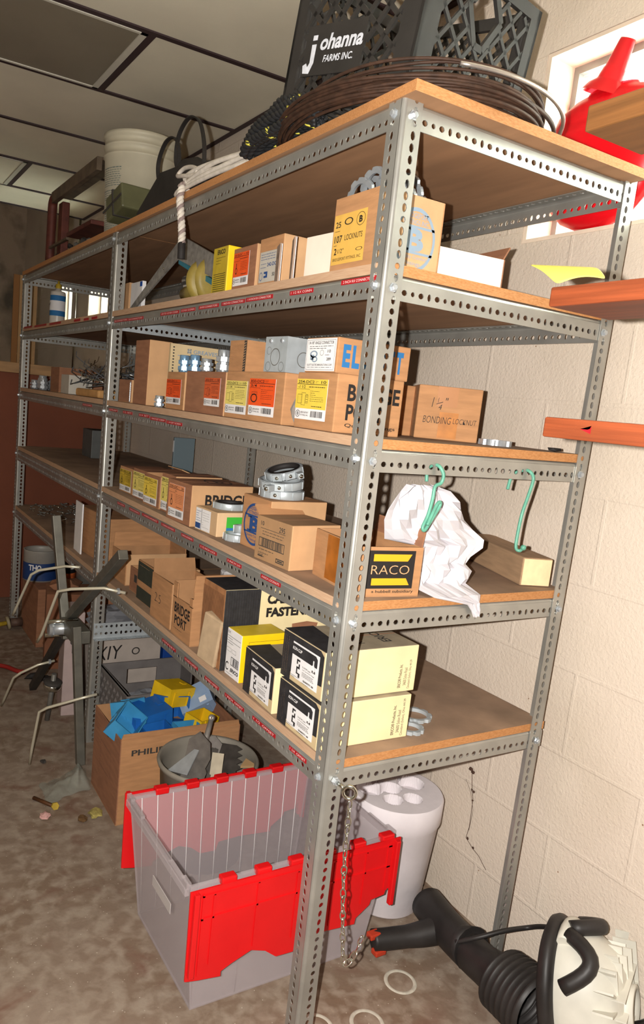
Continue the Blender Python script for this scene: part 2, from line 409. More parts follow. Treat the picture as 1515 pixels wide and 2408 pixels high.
# thin steel pipe running down the wall in the far bay
m = MB(); m.tube([(XW - .02, 4.44, .9), (XW - .02, 4.44, 2.9)], .009, CHROME, 10); single('conduit_pipe', m, 'thin shiny vertical conduit pipe on the wall in the far corner', 'pipe')

# ================================================================== slotted angle shelving
LB = 1.502; LE = 2.973; DX = 0.61
ZS = [1.8295, 1.5531, 1.2532, 0.9517, 0.6385]
FW = 0.0404; TH = 0.0022; PT = 0.019
def holes_flange(mb, M, length, width, rows, pitch=PT, shapes=((.0052, .0052), (.0038, .0072)), t=TH, m=GALV, n=8, z0=0.0):
    """flat plate in local x(0..width) z(0..length), thickness t along +y, with a row (or rows) of real oval holes"""
    cells = int(length / pitch); cw = width / rows
    vs = []; fs = []
    def V(p): vs.append(p); return len(vs) - 1
    for c in range(cells):
        for r in range(rows):
            sh = shapes[(c + r) % len(shapes)]
            x0 = r * cw; x1 = x0 + cw; za = c * pitch; zb = za + pitch
            if rows == 1: cx = x0 + cw * .56
            else: cx = (x0 + x1) / 2
            cz = (za + zb) / 2
            out = [(x0, za), (cx, za), (x1, za), (x1, cz), (x1, zb), (cx, zb), (x0, zb), (x0, cz)]
            inn = []
            for (ox, oz) in out:
                a = math.atan2(oz - cz, ox - cx)
                inn.append((cx + sh[0] * math.cos(a), cz + sh[1] * math.sin(a)))
            ang = [5 * PI / 4, 3 * PI / 2, 7 * PI / 4, 0, PI / 4, PI / 2, 3 * PI / 4, PI]
            inn = [(cx + sh[0] * math.cos(a), cz + sh[1] * math.sin(a)) for a in ang]
            f0 = [V((x, 0, z)) for x, z in out]; f1 = [V((x, 0, z)) for x, z in inn]
            b0 = [V((x, t, z)) for x, z in out]; b1 = [V((x, t, z)) for x, z in inn]
            for k in range(8):
                j = (k + 1) % 8
                fs += [(f0[k], f0[j], f1[j], f1[k]), (b0[j], b0[k], b1[k], b1[j]), (f1[k], f1[j], b1[j], b1[k])]
    e = cells * pitch
    mb.add(vs, fs, m, False, M)
    mb.add([(0, 0, 0), (0, t, 0), (0, t, length), (0, 0, length), (width, 0, 0), (width, t, 0), (width, t, length), (width, 0, length)], [(0, 3, 2, 1), (4, 5, 6, 7), (0, 1, 5, 4), (3, 7, 6, 2)], m, False, M)
    if length - e > 1e-4:
        mb.add([(0, 0, e), (width, 0, e), (width, 0, length), (0, 0, length), (0, t, e), (width, t, e), (width, t, length), (0, t, length)], [(0, 1, 2, 3), (7, 6, 5, 4)], m, False, M)
SLOT_P = ((.0048, .0076), (.0048, .0076), (.0056, .0056), (.0048, .0076))
SLOT_B = ((.0052, .0062), (.0068, .0042), (.0052, .0062), (.0044, .0044))
SHELF = thing('shelving_unit', 'two bay five tier slotted galvanised steel angle shelving unit with board shelves', 'shelving unit', (0, 0, 0))
def angle(length, wa, wb, rows_a=1, rows_b=1, sa=SLOT_P, sb=SLOT_P, m=GALV, r=0.0075):
    """L section: flange a along +x (outer face -y), flange b along +y (outer face -x), rounded corner at the origin, length along z"""
    mb = MB()
    holes_flange(mb, Matrix.Translation((r, 0, 0)), length, wa - r, rows_a, shapes=sa, m=m)
    Mb = Matrix(((0, 1, 0, 0), (1, 0, 0, r), (0, 0, 1, 0), (0, 0, 0, 1)))
    holes_flange(mb, Mb, length, wb - r, rows_b, shapes=sb, m=m)
    vs = []; K = 7
    for z in (0, length):
        for rr in (r, r - TH):
            for k in range(K + 1):
                a = PI + (PI / 2) * k / K; vs.append((r + rr * math.cos(a), r + rr * math.sin(a), z))
    fs = []
    q = K + 1
    for k in range(K):
        fs.append((k, k + 1, 2 * q + k + 1, 2 * q + k)); fs.append((q + k + 1, q + k, 3 * q + k, 3 * q + k + 1))
    mb.add(vs, fs, m, True)
    return mb
post_me = angle(1.845, FW, FW).build('post', SHELF)
POSTS = [(0, 0, 1, 1, 0, 0), (0, LB, 1, 1, 0, 0), (0, LE, 1, 1, 0, 0), (DX, 0, -1, 1, 0, 0), (DX, LB, -1, 1, 0, 0), (DX, LE, -1, 1, 0, 0)]
first = True
for (x, y, sx, sy, a, b) in POSTS:
    if first: o = post_me; first = False
    else: o = post_me.copy(); COL.objects.link(o); o.parent = SHELF
    o.location = (x, y, 0.0); o.scale = (sx, sy, 1)
# slight lean, as in the old unit
SHELF.children[3].rotation_euler = (0, math.radians(0.9), 0); SHELF.children[3].location = (DX - .018, 0, 0)
# beams: side beams at the near end, front and back beams per bay
def place_beam(length, M, name='beam', wa=FW + .001, wb=0.034, rows_b=1, rows_a=1, m=GALV):
    o = angle(length, wa, wb, rows_a, rows_b, SLOT_B, SLOT_B, m).build(name, SHELF); o.matrix_local = M; return o
for i, z in enumerate(ZS):
    # local z -> +x ; local x (flange a) -> -z ; local y (flange b) -> +y
    Ms = Matrix(((0, 0, 1, .003), (0, 1, 0, TH + .0008), (-1, 0, 0, z), (0, 0, 0, 1)))
    L_ = DX - .008
    if i == 0: L_ = DX - .018
    place_beam(L_, Ms, 'side_beam')
    # front: local z -> -y, local x -> -z, local y -> +x
    for (ya, yb) in ((0.006, LB - .001), (LB + .002, LE + FW - .002)):
        Mf = Matrix(((0, 1, 0, TH + .0004), (0, 0, -1, yb), (-1, 0, 0, z), (0, 0, 0, 1)))
        if i == 3 and ya > 1: place_beam(yb - ya, Mf, 'front_beam', wa=.056, rows_a=2)
        else: place_beam(yb - ya, Mf, 'front_beam')
        Mr = Matrix(((0, -1, 0, DX - TH - .0004), (0, 0, 1, ya), (-1, 0, 0, z), (0, 0, 0, 1)))
        place_beam(yb - ya, Mr, 'back_beam')
    Me = Matrix(((0, 0, 1, .003), (0, -1, 0, LE + FW - .001), (-1, 0, 0, z), (0, 0, 0, 1)))
    if i in (0, 1): place_beam(DX - .01, Me, 'side_beam')
# cross bars at the middle posts
place_beam(DX - .01, Matrix(((0, 0, 1, .004), (0, 1, 0, LB + .0008), (-1, 0, 0, ZS[1]), (0, 0, 0, 1))), 'cross_bar', m=GALVL)
place_beam(DX - .01, Matrix(((0, 0, 1, .003), (0, -1, 0, LB - .0012), (1, 0, 0, .405), (0, 0, 0, 1))), 'cross_bar', wa=.060, wb=.022, rows_a=2, m=GALVL)
# boards
BT = .0185
for i, z in enumerate(ZS):
    for (ya, yb) in ((0.0035, LB - .002), (LB + .0005, LE + FW - .004)):
        b = MB()
        if i == 0:
            x0, x1 = -.004, .60
            if ya < 1: ya = -.032
        else:
            x0, x1 = .0028, DX - .003
        # notches for the posts are left out of sight behind the flanges: the board is cut short at the corners
        z0 = z + .0006; z1 = z + BT
        if i == 0: b.box(x0, x1, ya, yb, z0, z1, BUND, mf={0: BUND, 1: BTOP, 2: EDGE_S, 3: EDGE_S, 4: EDGE_S, 5: EDGE_S})
        else: b.box(x0, x1, ya, yb, z0, z1, BUND, mf={0: BUND, 1: BTOP, 2: EDGE_S, 3: EDGE_S, 4: EDGE_S, 5: EDGE_F})
        b.build('shelf_board', SHELF)
T1, T2, T3, T4, T5 = [z + BT for z in ZS]
# bolts
bm_ = MB(); bm_.lathe([(0, .0075), (.0045, .0075), (.0062, .006), (.0062, .001), (.0085, .001), (.0085, 0)], ZINC, 6, smooth=False)
bolt0 = bm_.build('bolt', SHELF); fb = True
for (x, y) in ((0, 0), (0, LB), (0, LE)):
    for i, z in enumerate(ZS):
        spots = [((x - .0003, y + .022, z - .020), (0, -PI / 2, 0))]
        if y == 0: spots.append(((x + .022, y - .0003, z - .022), (PI / 2, 0, 0)))
        for loc, rot in spots:
            if y == 0 and i == 4 and rot[0]: continue
            if fb: o = bolt0; fb = False
            else: o = bolt0.copy(); COL.objects.link(o); o.parent = SHELF
            o.location = loc; o.rotation_euler = rot
for i, z in enumerate(ZS[1:]):
    o = bolt0.copy(); COL.objects.link(o); o.parent = SHELF; o.location = (DX - .024, -.0003, z - .024); o.rotation_euler = (PI / 2, 0, 0)
# red embossed label tapes stuck along the front beams: (y near, y far, z, text)
TAPES = [(.024, .130, 1.546, '2 INCH RX CONNECTORS'), (.225, .315, 1.541, '1 1/2 RX CONN'), (.386, .511, 1.541, '1 1/4 INCH RX CONNECTORS'), (.516, .640, 1.540, '1 INCH RX CONNECTORS'),
         (.655, .775, 1.539, '3/4 RX CONNECTORS'), (.797, .894, 1.538, '1/2 RX CONN'), (.906, 1.046, 1.537, '3/8 TO 1/2 RX CONN'), (1.19, 1.33, 1.535, 'RX CONNECTORS'), (1.335, 1.475, 1.536, 'RX CONNECTORS'),
         (.946, 1.070, 1.237, '1 INCH SET SCREW'), (.825, .940, 1.235, '1 1/4 SET SCREW'), (1.078, 1.172, 1.241, '3/4 SET'), (1.232, 1.325, 1.241, '1/2 SET'), (1.382, 1.475, 1.241, 'STRAP'), (1.68, 1.805, 1.242, 'HANGERS'),
         (.235, .322, .941, '4 INCH LOCKNUTS'), (.415, .491, .938, '3 INCH LO'), (.548, .651, .938, '2 1/2 INCH LOCK'), (.692, .773, .943, '2 INCH LOCKNUTS'), (.819, .922, .944, '1 1/2 INCH LOCKNUTS'), (.946, 1.083, .944, '1 1/4 INCH LOCKNUTS'), (1.105, 1.201, .941, '1 INCH LOCKNUTS'), (1.247, 1.322, .941, '3/4 LOCK'),
         (.071, .138, .624, '1 1/4  OFFSET'), (.194, .298, .621, '1 1/2  OFFSET'), (.339, .439, .619, '1 INCH  OFFSET'), (.473, .555, .618, '3/4 INCH OFFSET'), (.600, .686, .622, '1/2 INCH OFFSET'), (.748, .850, .620, 'OFFSET'),
         (2.76, 2.94, 1.569, ''), (2.46, 2.70, 1.566, ''), (2.2, 2.4, 1.564, ''), (1.90, 1.99, 1.561, ''), (1.783, 1.85, 1.559, ''), (1.675, 1.745, 1.559, '')]
for (ya, yb, z, s) in TAPES:
    mb = MB(); hh = .0088; xx = TH - .0006 if z < 1.55 or ya < 1.5 else .0006
    mb.box(xx, xx + .0005, 0, yb - ya, 0, hh, TAPE)
    if s:
        pn = Panel(mb, (xx, yb - ya, 0), (0, -1, 0), (0, 0, 1), yb - ya, hh, None, .0002)
        pn.txt(s, .06, .25, .94, .78, TAPEW)
    mb.build('label_tape', SHELF, (0, ya, z - .004))

# ================================================================== cartons
class Carton:
    """box thing: near front corner at (x, y, z); x = depth into the shelf, y = along it"""
    def __init__(s, label, x, y, z, dx, dy, h, yaw=0.0, m=CARD, m_end=None, m_top=None, open_top=False, wall=0.003, group=None, name='cardboard_box', cat='box', front_h=None, bev=0.0022, seam=True):
        s.r = thing(name, label, cat, (x, y, z + .0003), math.radians(yaw), group)
        s.dx, s.dy, s.h = dx, dy, h; s.mb = MB(); b = s.mb; s.panels = []
        e = m_end or m; tp = m_top or m
        if not open_top:
            b.box(0, dx, 0, dy, 0, h, m, bev=bev)
            # recolour by face direction
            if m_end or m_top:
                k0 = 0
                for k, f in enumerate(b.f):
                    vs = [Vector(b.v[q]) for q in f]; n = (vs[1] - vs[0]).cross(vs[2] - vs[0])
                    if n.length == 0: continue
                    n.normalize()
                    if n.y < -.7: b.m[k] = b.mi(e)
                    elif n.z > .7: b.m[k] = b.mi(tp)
            if seam and tp is not INK:
                b.box(.004, dx - .004, dy / 2 - .0012, dy / 2 + .0012, h - .0002, h + .0004, CARDD)
        else:
            t = wall; fh = front_h or h
            b.box(0, dx, 0, dy, 0, t, CARDI)
            b.box(0, t, 0, dy, t, fh, m); b.box(dx - t, dx, 0, dy, t, h, m)
            b.box(t, dx - t, 0, t, t, h, e); b.box(t, dx - t, dy - t, dy, t, h, CARDI)
        s.body = None
    def panel(s, face, u0, v0, u1, v1, base=None, name=None, lift=.0007):
        """fractions of the face as seen; name given -> separate child part, else printed on the body"""
        W = s.dy if face == 'front' else s.dx
        mb = MB() if name else s.mb
        if face == 'front': O = Vector((0, s.dy * (1 - u0), s.h * v0)); U = (0, -1, 0); V = (0, 0, 1); H = s.h
        elif face == 'end': O = Vector((s.dx * u0, 0, s.h * v0)); U = (1, 0, 0); V = (0, 0, 1); H = s.h
        elif face == 'top': W = s.dx; H = s.dy; O = Vector((s.dx * u0, s.dy * v0, s.h)); U = (1, 0, 0); V = (0, 1, 0)
        p = Panel(mb, O, U, V, W * (u1 - u0), H * (v1 - v0), None, lift)
        if base is not None: p.rect(0, 0, 1, 1, base)
        if name: s.panels.append((name, mb))
        return p
    def flap(s, side, L, ang, inset=0.002, m=CARDI, w=.003, name='flap'):
        """open flap hinged on a top edge; ang 0 = straight up, + = leaning outwards"""
        mb = MB(); a = math.radians(ang)
        if side == 'back': O = Vector((s.dx - w, inset, s.h)); X = Vector((0, 1, 0)); D = Vector((math.sin(a), 0, math.cos(a))); W = s.dy - 2 * inset
        elif side == 'front': O = Vector((w, inset, s.h)); X = Vector((0, 1, 0)); D = Vector((-math.sin(a), 0, math.cos(a))); W = s.dy - 2 * inset
        elif side == 'near': O = Vector((inset, w, s.h)); X = Vector((1, 0, 0)); D = Vector((0, -math.sin(a), math.cos(a))); W = s.dx - 2 * inset
        else: O = Vector((inset, s.dy - w, s.h)); X = Vector((1, 0, 0)); D = Vector((0, math.sin(a), math.cos(a))); W = s.dx - 2 * inset
        n = X.cross(D) * w / 2
        c = [O - n, O + X * W - n, O + X * W * .985 + D * L - n, O + X * W * .015 + D * L - n]
        c += [q + 2 * n for q in c]
        mb.add(c, [(0, 3, 2, 1), (4, 5, 6, 7), (0, 1, 5, 4), (1, 2, 6, 5), (2, 3, 7, 6), (3, 0, 4, 7)], m)
        mb.build(name, s.r)
    def done(s):
        s.body = s.mb.build('body', s.r)
        for n, mb in s.panels: mb.build(n, s.r)
        return s.r

def fittings_label(c, u0, v0, u1, v1, colr, code, size='1 1/2', qty='10', face='front', seed=1, draw='conn', whitefrac=.27):
    p = c.panel(face, u0, v0, u1, v1, WHITE, 'label')
    p.rect(0, whitefrac, 1, 1, colr, 3); p.k = 4
    p.rect(.02, .865, .98, .878, INK); p.txt(code, .05, .895, .58, .965, INK, .01); p.txt(qty, .80, .895, .95, .965, INK, .01); p.lines(.62, .90, .76, .96, 2, INK, .0003, seed)
    p.txt(size, .06, .77, .30, .845, INK, .005); p.lines(.42, .77, .93, .84, 1, INK, .0007, seed + 5)
    p.rect(.02, .745, .45, .752, INK); p.lines(.48, .44, .93, .73, 6, INK, .00035, seed)
    y0 = whitefrac + .08
    if draw == 'conn':
        p.frame(.07, y0 + .04, .22, .62, INK, .0006); p.frame(.20, y0, .33, .66, INK, .0006); p.frame(.33, y0 + .05, .42, .60, INK, .0006)
        for k in range(4): p.rect(.345, y0 + .08 + k * .06, .41, y0 + .09 + k * .06, INK)
    elif draw == 'clamp':
        p.ring(.22, y0 + .12, .13, .12, .25, INK); p.frame(.12, y0 + .22, .34, .64, INK, .0007)
    else:
        p.ring(.22, y0 + .1, .07, .10, .3, INK); p.rect(.205, y0 + .18, .235, .68, INK)
    p.lines(.55, whitefrac + .03, .9, whitefrac + .10, 1, INK, .0007, seed + 2)
    p.ring(.12, whitefrac * .5, .075, whitefrac * .32, .16, INK); p.txt('B', .095, whitefrac * .36, .15, whitefrac * .66, INK, .01)
    p.txt('BRIDGEPORT', .22, whitefrac * .56, .48, whitefrac * .72, INK); p.txt('FITTINGS, INC.', .22, whitefrac * .3, .48, whitefrac * .46, INK)
    p.bars(.54, whitefrac * .26, .93, whitefrac * .82, INK, 20, seed)
    return p
def b_logo(p, cx, cy, rx, ry, m, full=True, t=.12):
    """oval with a slab B in the middle band"""
    p.ring(cx, cy, rx, ry, t, m, 44)
    p.rect(cx - rx * .93, cy + ry * .36, cx + rx * .93, cy + ry * .44, m); p.rect(cx - rx * .93, cy - ry * .44, cx + rx * .93, cy - ry * .36, m)
    p.txt('B', cx - rx * .42, cy - ry * .36, cx + rx * .45, cy + ry * .36, m, .05)
    p.rect(cx - rx * .62, cy + ry * .28, cx - rx * .25, cy + ry * .36, m); p.rect(cx - rx * .62, cy - ry * .36, cx - rx * .25, cy - ry * .28, m)
    if full:
        p.txt('BRIDGEPORT', cx - rx * .55, cy + ry * .66, cx + rx * .55, cy + ry * .82, m, .01); p.txt('FITTINGS INC.', cx - rx * .62, cy + ry * .47, cx + rx * .62, cy + ry * .62, m, .01)
        p.txt('Quality Conduit', cx - rx * .68, cy - ry * .62, cx + rx * .68, cy - ry * .48, m, .005); p.txt('Fittings', cx - rx * .38, cy - ry * .82, cx + rx * .38, cy - ry * .67, m, .005)

G3 = 'labelled fittings boxes in the front row of the third shelf'
# ------------------------------------------------------------------ third shelf, near bay
c = Carton('fittings box with yellow 254-DC2 label and BRIDGE PORT print, beside the near post', .02, .133, T3, .162, .146, .1125, m=CARD, group=G3)
fittings_label(c, .02, .16, .80, .88, YEL, '254-DC2', '-1 1/2', '10', seed=1)
p = c.panel('end', 0, 0, 1, 1); p.txt('BRIDGE', .16, .55, .95, .84, INK, .03); p.txt('PORT', .16, .22, .72, .50, INK, .03); p.txt('Quality Fittings', .16, .09, .93, .17, INK, .01)
c.done()
c = Carton('fittings box with an orange 850-DC2 label and open side gap holding a plastic bag', .012, .317, T3, .15, .158, .1105, m=CARD, group=G3)
fittings_label(c, .03, .12, .78, .86, ORG, '850-DC2', '3/4', '', seed=2, draw='clamp'); c.done()
c = Carton('fittings box with a pale yellow 253-DC2 label between two orange labelled boxes', .02, .478, T3, .16, .135, .1105, m=CARD, group=G3)
fittings_label(c, .04, .10, .86, .80, YELP, '253-DC2', '-1 1/4', '10', seed=3); c.done()
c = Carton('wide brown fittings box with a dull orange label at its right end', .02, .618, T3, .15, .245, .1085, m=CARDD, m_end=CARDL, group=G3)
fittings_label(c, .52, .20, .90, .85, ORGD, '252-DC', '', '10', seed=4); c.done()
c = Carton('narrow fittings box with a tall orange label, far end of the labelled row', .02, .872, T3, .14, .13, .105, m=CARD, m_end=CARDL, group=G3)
fittings_label(c, .02, .14, .84, .80, ORG, '250-DC', '', '', seed=5); c.done()
c = Carton('tall plain brown carton standing left of the perforated cream box', .02, 1.167, T3, .075, .125, .2, m=CARDD, m_end=CARDL); c.done()
c = Carton('small brown carton with a silvery torn corner beside the middle post', .03, 1.345, T3, .10, .12, .075, m=CARDD, m_end=CARDL, open_top=True)
q = MB(); q.tube([(-.0015, .0, .002 + .0035 * k) for k in range(20)], .0026, ZINC, 5, rs=[.0018 + .0012 * (k % 2) for k in range(20)]); c.panels.append(('foil_edge', q)); c.done()
# cream perforated box with GREAVES
c = Carton('upright cream card with perforated edge and blue GREAVES print behind the fittings boxes', .043, 1.05, T3, .19, .012, .19, m=CREAMD, name='perforated_card', cat='card', seam=False, bev=.0008)
p = c.panel('end', 0, 0, 1, 1)
for k in range(15): p.ring(.05, .30 + k * .046, .016, .012, .99, INKG, 8)
p.txt('GREAVES', .38, .875, .80, .935, BLUEINK3, .02); p.frame(.28, .875, .345, .94, BLUEINK3, .002); p.frame(.295, .89, .33, .925, BLUEINK3, .0015); p.rect(.12, .82, .93, .83, BLUEINK3)
c.done()
# zinc connectors standing on the boxes
def connector(r=.016, h=.055, blue=False):
    m = ZINC if not blue else MATS['blue_zinc']
    mb = MB(); k = r
    mb.lathe([(0, h), (k * .8, h), (k * .85, h * .97), (k * .85, h * .72)], m, 24); mb.lathe([(k * .85, h * .72), (k * 1.1, h * .70), (k * 1.1, h * .5), (k * .8, h * .48)], m, 8, smooth=False)
    mb.lathe([(k * .8, h * .48), (k * .8, h * .38), (k * 1.12, h * .36), (k * 1.12, h * .14), (k * .9, h * .12)], m, 8, smooth=False); mb.lathe([(k * .9, h * .12), (k * .9, 0), (0, 0)], m, 24)
    return mb
BZ = mat('blue_zinc', 0x7fa6c8, 0.3, 0.45, 0.15, 60)
tops = [(.062, .985, .017, .05, 1, 'left'), (.075, .94, .017, .052, 1, 'second'), (.06, .825, .017, .036, 0, 'small'), (.085, .775, .019, .062, 0, 'tall'), (.10, .81, .015, .04, 1, 'rear')]
lbs = ['bluish zinc conduit connector, leftmost of those standing on the orange labelled box', 'bluish zinc conduit connector second from the left in front of the GREAVES card', 'short zinc connector with a wide open mouth on the wide brown box', 'tallest pale zinc connector at the right end of the wide brown box', 'bluish connector half hidden behind the tall zinc connector']
for (x, y, r, h, bl, _), lb in zip(tops, lbs):
    zt = T3 + (.1053 if y > .872 else .1088)
    single('conduit_connector', connector(r, h, bl), lb, 'fitting', 'connectors standing on the third shelf boxes', (x, y, zt + .0006))
single('conduit_connector', connector(.014, .034), 'front zinc connector standing on the shelf edge left of the orange labels', 'fitting', 'connectors at the third shelf edge', (.018, 1.05, T3 + .0004))
single('conduit_connector', connector(.014, .04, True), 'dark capped zinc connector behind the front one at the third shelf edge', 'fitting', 'connectors at the third shelf edge', (.05, 1.035, T3 + .0004))
# steel junction box
t = thing('junction_box', 'square galvanised steel junction box with knockouts on top of the fittings boxes', 'junction box', (.02, .335, T3 + .1118), math.radians(4))
mb = MB(); S = .085; D_ = .075; w_ = .0018
mb.box(0, w_, 0, S, 0, D_, GALVL); mb.box(w_, .10, 0, w_, 0, D_, GALVL); mb.box(w_, .10, S - w_, S, 0, D_, GALVL); mb.box(w_, .10, w_, S - w_, 0, w_, GALVL); mb.box(.10 - w_, .10, w_, S - w_, w_, D_, GALVL)
p = Panel(mb, (0, S, 0), (0, -1, 0), (0, 0, 1), S, D_, None, .0004)
mb.build('body', t)
q = MB(); p = Panel(q, (0, S, 0), (0, -1, 0), (0, 0, 1), S, D_, None, .0006)
for (cx, cy, r) in ((.5, .42, .22), (.2, .15, .12), (.8, .15, .12), (.2, .6, .1)): p.ring(cx, cy, r, r * S / D_, .1, STEEL)
p = Panel(q, (0, 0, 0), (1, 0, 0), (0, 0, 1), .10, D_, None, .0006)
p.ring(.45, .4, .17, .22, .1, STEEL); p.ring(.8, .25, .1, .13, .12, STEEL)
q.build('knockout', t)
for (y_, z_) in ((.02, .066), (.063, .066)):
    s_ = MB(); s_.lathe([(0, .003), (.004, .003), (.0055, .001), (.0055, 0)], ZINC, 12); s_.build('screw', t, (-.0002, y_, z_), (0, -PI / 2, 0))
s_ = MB(); s_.lathe([(0, .004), (.005, .004), (.0075, .0015), (.0075, 0)], ZINC, 6, smooth=False); s_.build('screw', t, (.092, -.0002, .035), (PI / 2, 0, 0))
# brown card pieces on the boxes
c = Carton('open brown card sleeve with a coarse perforated edge left of the steel junction box', .035, .548, T3 + .1108, .09, .09, .075, m=CARD, open_top=True, name='card_sleeve'); 
p = c.panel('front', .84, .02, .98, .98, INKG)
for k in range(11):
    for j in range(2): p.ring(.3 + .4 * j, .06 + k * .085 + .02 * j, .14, .022, .99, CARDL, 8)
c.done()
c = Carton('low open brown carton behind the junction box', .125, .29, T3 + .113, .10, .125, .058, m=CARD, open_top=True); c.done()
# ELLIOTT carton
c = Carton('small carton with white angle connector label and blue end print on the 254-DC2 box', .022, .147, T3 + .1128, .178, .114, .068, m=CARD, m_end=CARD)
p = c.panel('front', .02, .04, .96, .97, WHITE, 'label')
p.frame(.03, .04, .97, .96, INKG, .0006); p.txt("1/4 -90° ANGLE CONNECTOR", .08, .82, .92, .92, INKG, .012); p.lines(.12, .66, .9, .79, 2, INKG, .0005, 3)
p.ring(.28, .52, .13, .11, .35, BLUEINK3); p.rect(.17, .34, .30, .50, BLUEINK3); p.ring(.32, .36, .1, .09, .4, BLUEINK3); p.ring(.55, .56, .06, .09, .12, INKG); p.txt('10', .74, .56, .84, .65, INKG, .01); p.txt('289', .72, .32, .86, .41, INKG, .02); p.lines(.66, .46, .88, .52, 1, INKG, .0005)
p.txt('ELLIOTT ELECTRIC MANUFACTURING CORP.', .08, .16, .92, .22, INKG, .01); p.lines(.08, .09, .9, .14, 1, INKG, .0004, 5)
p = c.panel('end', .0, .0, 1, 1)
x = .07
for ch in 'ELLIOTT':
    wd = .085 if ch == 'I' else .115
    if ch == 'I': p.rect(x + .02, .2, x + .06, .8, BLUEINK2); p.rect(x, .72, x + .08, .82, BLUEINK2); p.rect(x, .18, x + .08, .28, BLUEINK2)
    else: p.txt(ch, x, .18, x + wd - .015, .82, BLUEINK2, .05)
    x += wd + .012
c.done()
# small clear bag of parts in the gap
BAGM = mat('clear_plastic_bag', 0xd9d5cf, 0.2, 0, 0, trans=0.75, ior=1.1, spec=0.8)
def lump(mb, c, r, m, seed=0, n=2, amp=.25, scale=(1, 1, 1)):
    bm = bmesh.new(); bmesh.ops.create_icosphere(bm, subdivisions=n, radius=1.0); rr = random.Random(seed)
    for v in bm.verts:
        k = 1 + rr.uniform(-amp, amp); v.co = Vector((v.co.x * scale[0], v.co.y * scale[1], v.co.z * scale[2])) * r * k + Vector(c)
    bm.verts.index_update(); mb.add([v.co.copy() for v in bm.verts], [tuple(v.index for v in f.verts) for f in bm.faces], m); bm.free()
mb = MB(); lump(mb, (.05, .297, T3 + .036), .03, BAGM, 3, 2, .14, (.9, .32, 1.15)); mb.box(.036, .062, .29, .304, T3 + .074, T3 + .080, REDP); mb.box(.04, .06, .291, .303, T3 + .004, T3 + .02, INK)
single('parts_bag', mb, 'small clear bag with a red top squeezed between two third shelf boxes', 'bag')

# RACO carton behind and the hand lettered one
c = Carton('dark printed carton half hidden behind the hand lettered bonding locknut carton', .215, .315, T3, .15, .10, .115, yaw=-6, m=CARD)
p = c.panel('end', .0, .0, 1, 1); p.rect(.05, .24, .70, .94, INK); p.k = 3
p.poly([(.12, .80), (.62, .80), (.56, .92), (.12, .92)], CARDL); p.poly([(.12, .28), (.56, .28), (.62, .40), (.12, .40)], CARDL); p.txt('RACO', .1, .52, .62, .70, CARDL, .01); p.txt('a hubbell subsidiary', .1, .08, .72, .16, INK, .01)
c.done()
c = Carton('plain carton hand lettered 1 1/4 BONDING LOCKNUT in black marker, third shelf', .316, .243, T3, .142, .10, .118, yaw=-32.3, m=CARD, m_end=CARD)
p = c.panel('end', 0, 0, 1, 1)
p.rect(.30, .62, .62, .995, mat('brown_packing_tape', 0xb27c50, 0.35, 0, .05, 20)); p.rect(.36, .03, .66, .52, mat('brown_tape_stain', 0xb07030, 0.4, 0, .15, 40)); p.k = 4
p.txt('1', .22, .60, .25, .78, INK, -.005, .3); p.txt('1', .31, .69, .325, .78, INK, -.005, .2); p.txt('4', .33, .56, .38, .66, INK, -.005, .2); p.poly([(.29, .655), (.39, .70), (.39, .712), (.29, .667)], INK); p.txt('"', .43, .74, .47, .79, INK, 0, .2)
p.txt('BONDING', .11, .30, .55, .43, INK, -.012, .15); p.txt('LOCKNUT', .58, .32, .95, .42, INK, -.012, .15)
c.done()
# locknut rings
def locknut(R0=.04, R1=.031, t=.006, teeth=10, m=ZINC):
    mb = MB(); n = teeth * 6; vs = []
    for z in (0, t):
        for i in range(n):
            a = 2 * PI * i / n; ph = (i % 6); ro = R0 if ph < 4 else R0 - .004
            vs.append((ro * math.cos(a), ro * math.sin(a), z))
        for i in range(n): a = 2 * PI * i / n; vs.append((R1 * math.cos(a), R1 * math.sin(a), z))
    fs = []
    for i in range(n):
        j = (i + 1) % n
        fs += [(i, j, 2 * n + j, 2 * n + i), (n + j, n + i, 3 * n + i, 3 * n + j), (2 * n + i, 2 * n + j, 3 * n + j, 3 * n + i), (j, i, n + i, n + j)]
    mb.add(vs, fs, m); return mb
def bushing(R0=.045, h=.02, liner=INK, lugs=((0, 1),), m=GALVL):
    """grounding ring: raised band, dark liner, screw lug"""
    mb = MB()
    mb.lathe([(R0 - .006, 0), (R0 - .001, 0), (R0, .002), (R0, h - .002), (R0 - .001, h), (R0 - .007, h), (R0 - .009, h * .5), (R0 - .006, 0)], m, 40)
    if liner: mb.lathe([(R0 - .0068, h + .0008), (R0 - .011, h + .0015), (R0 - .012, h * .4), (R0 - .009, h * .3)], liner, 40)
    for k in range(9):
        a = 2 * PI * k / 9 + .2; mb.box(R0 - .001, R0 + .0012, -.0014, .0014, .001, h - .001, m, M=Matrix.Rotation(a, 4, 'Z'))
    for (a, q) in lugs:
        M = Matrix.Rotation(a, 4, 'Z')
        mb.box(R0 - .001, R0 + .004, -.012, .012, .001, h - .001, m, M=M, bev=.0008)
        mb.lathe([(0, .0035), (.0035, .0035), (.0045, .001), (.0045, 0)], CHROME, 12, M=M @ Matrix.Translation((R0 + .004, 0, h / 2)) @ Matrix.Rotation(PI / 2, 4, 'Y'))
        if q > 1:
            mb.box(R0 + .003, R0 + .024, .013, .027, .002, h - .002, m, M=M, bev=.001)
            mb.lathe([(0, .0035), (.004, .0035), (.005, .001), (.005, 0)], CHROME, 12, M=M @ Matrix.Translation((R0 + .0245, .02, h / 2)) @ Matrix.Rotation(PI / 2, 4, 'Y'))
    return mb
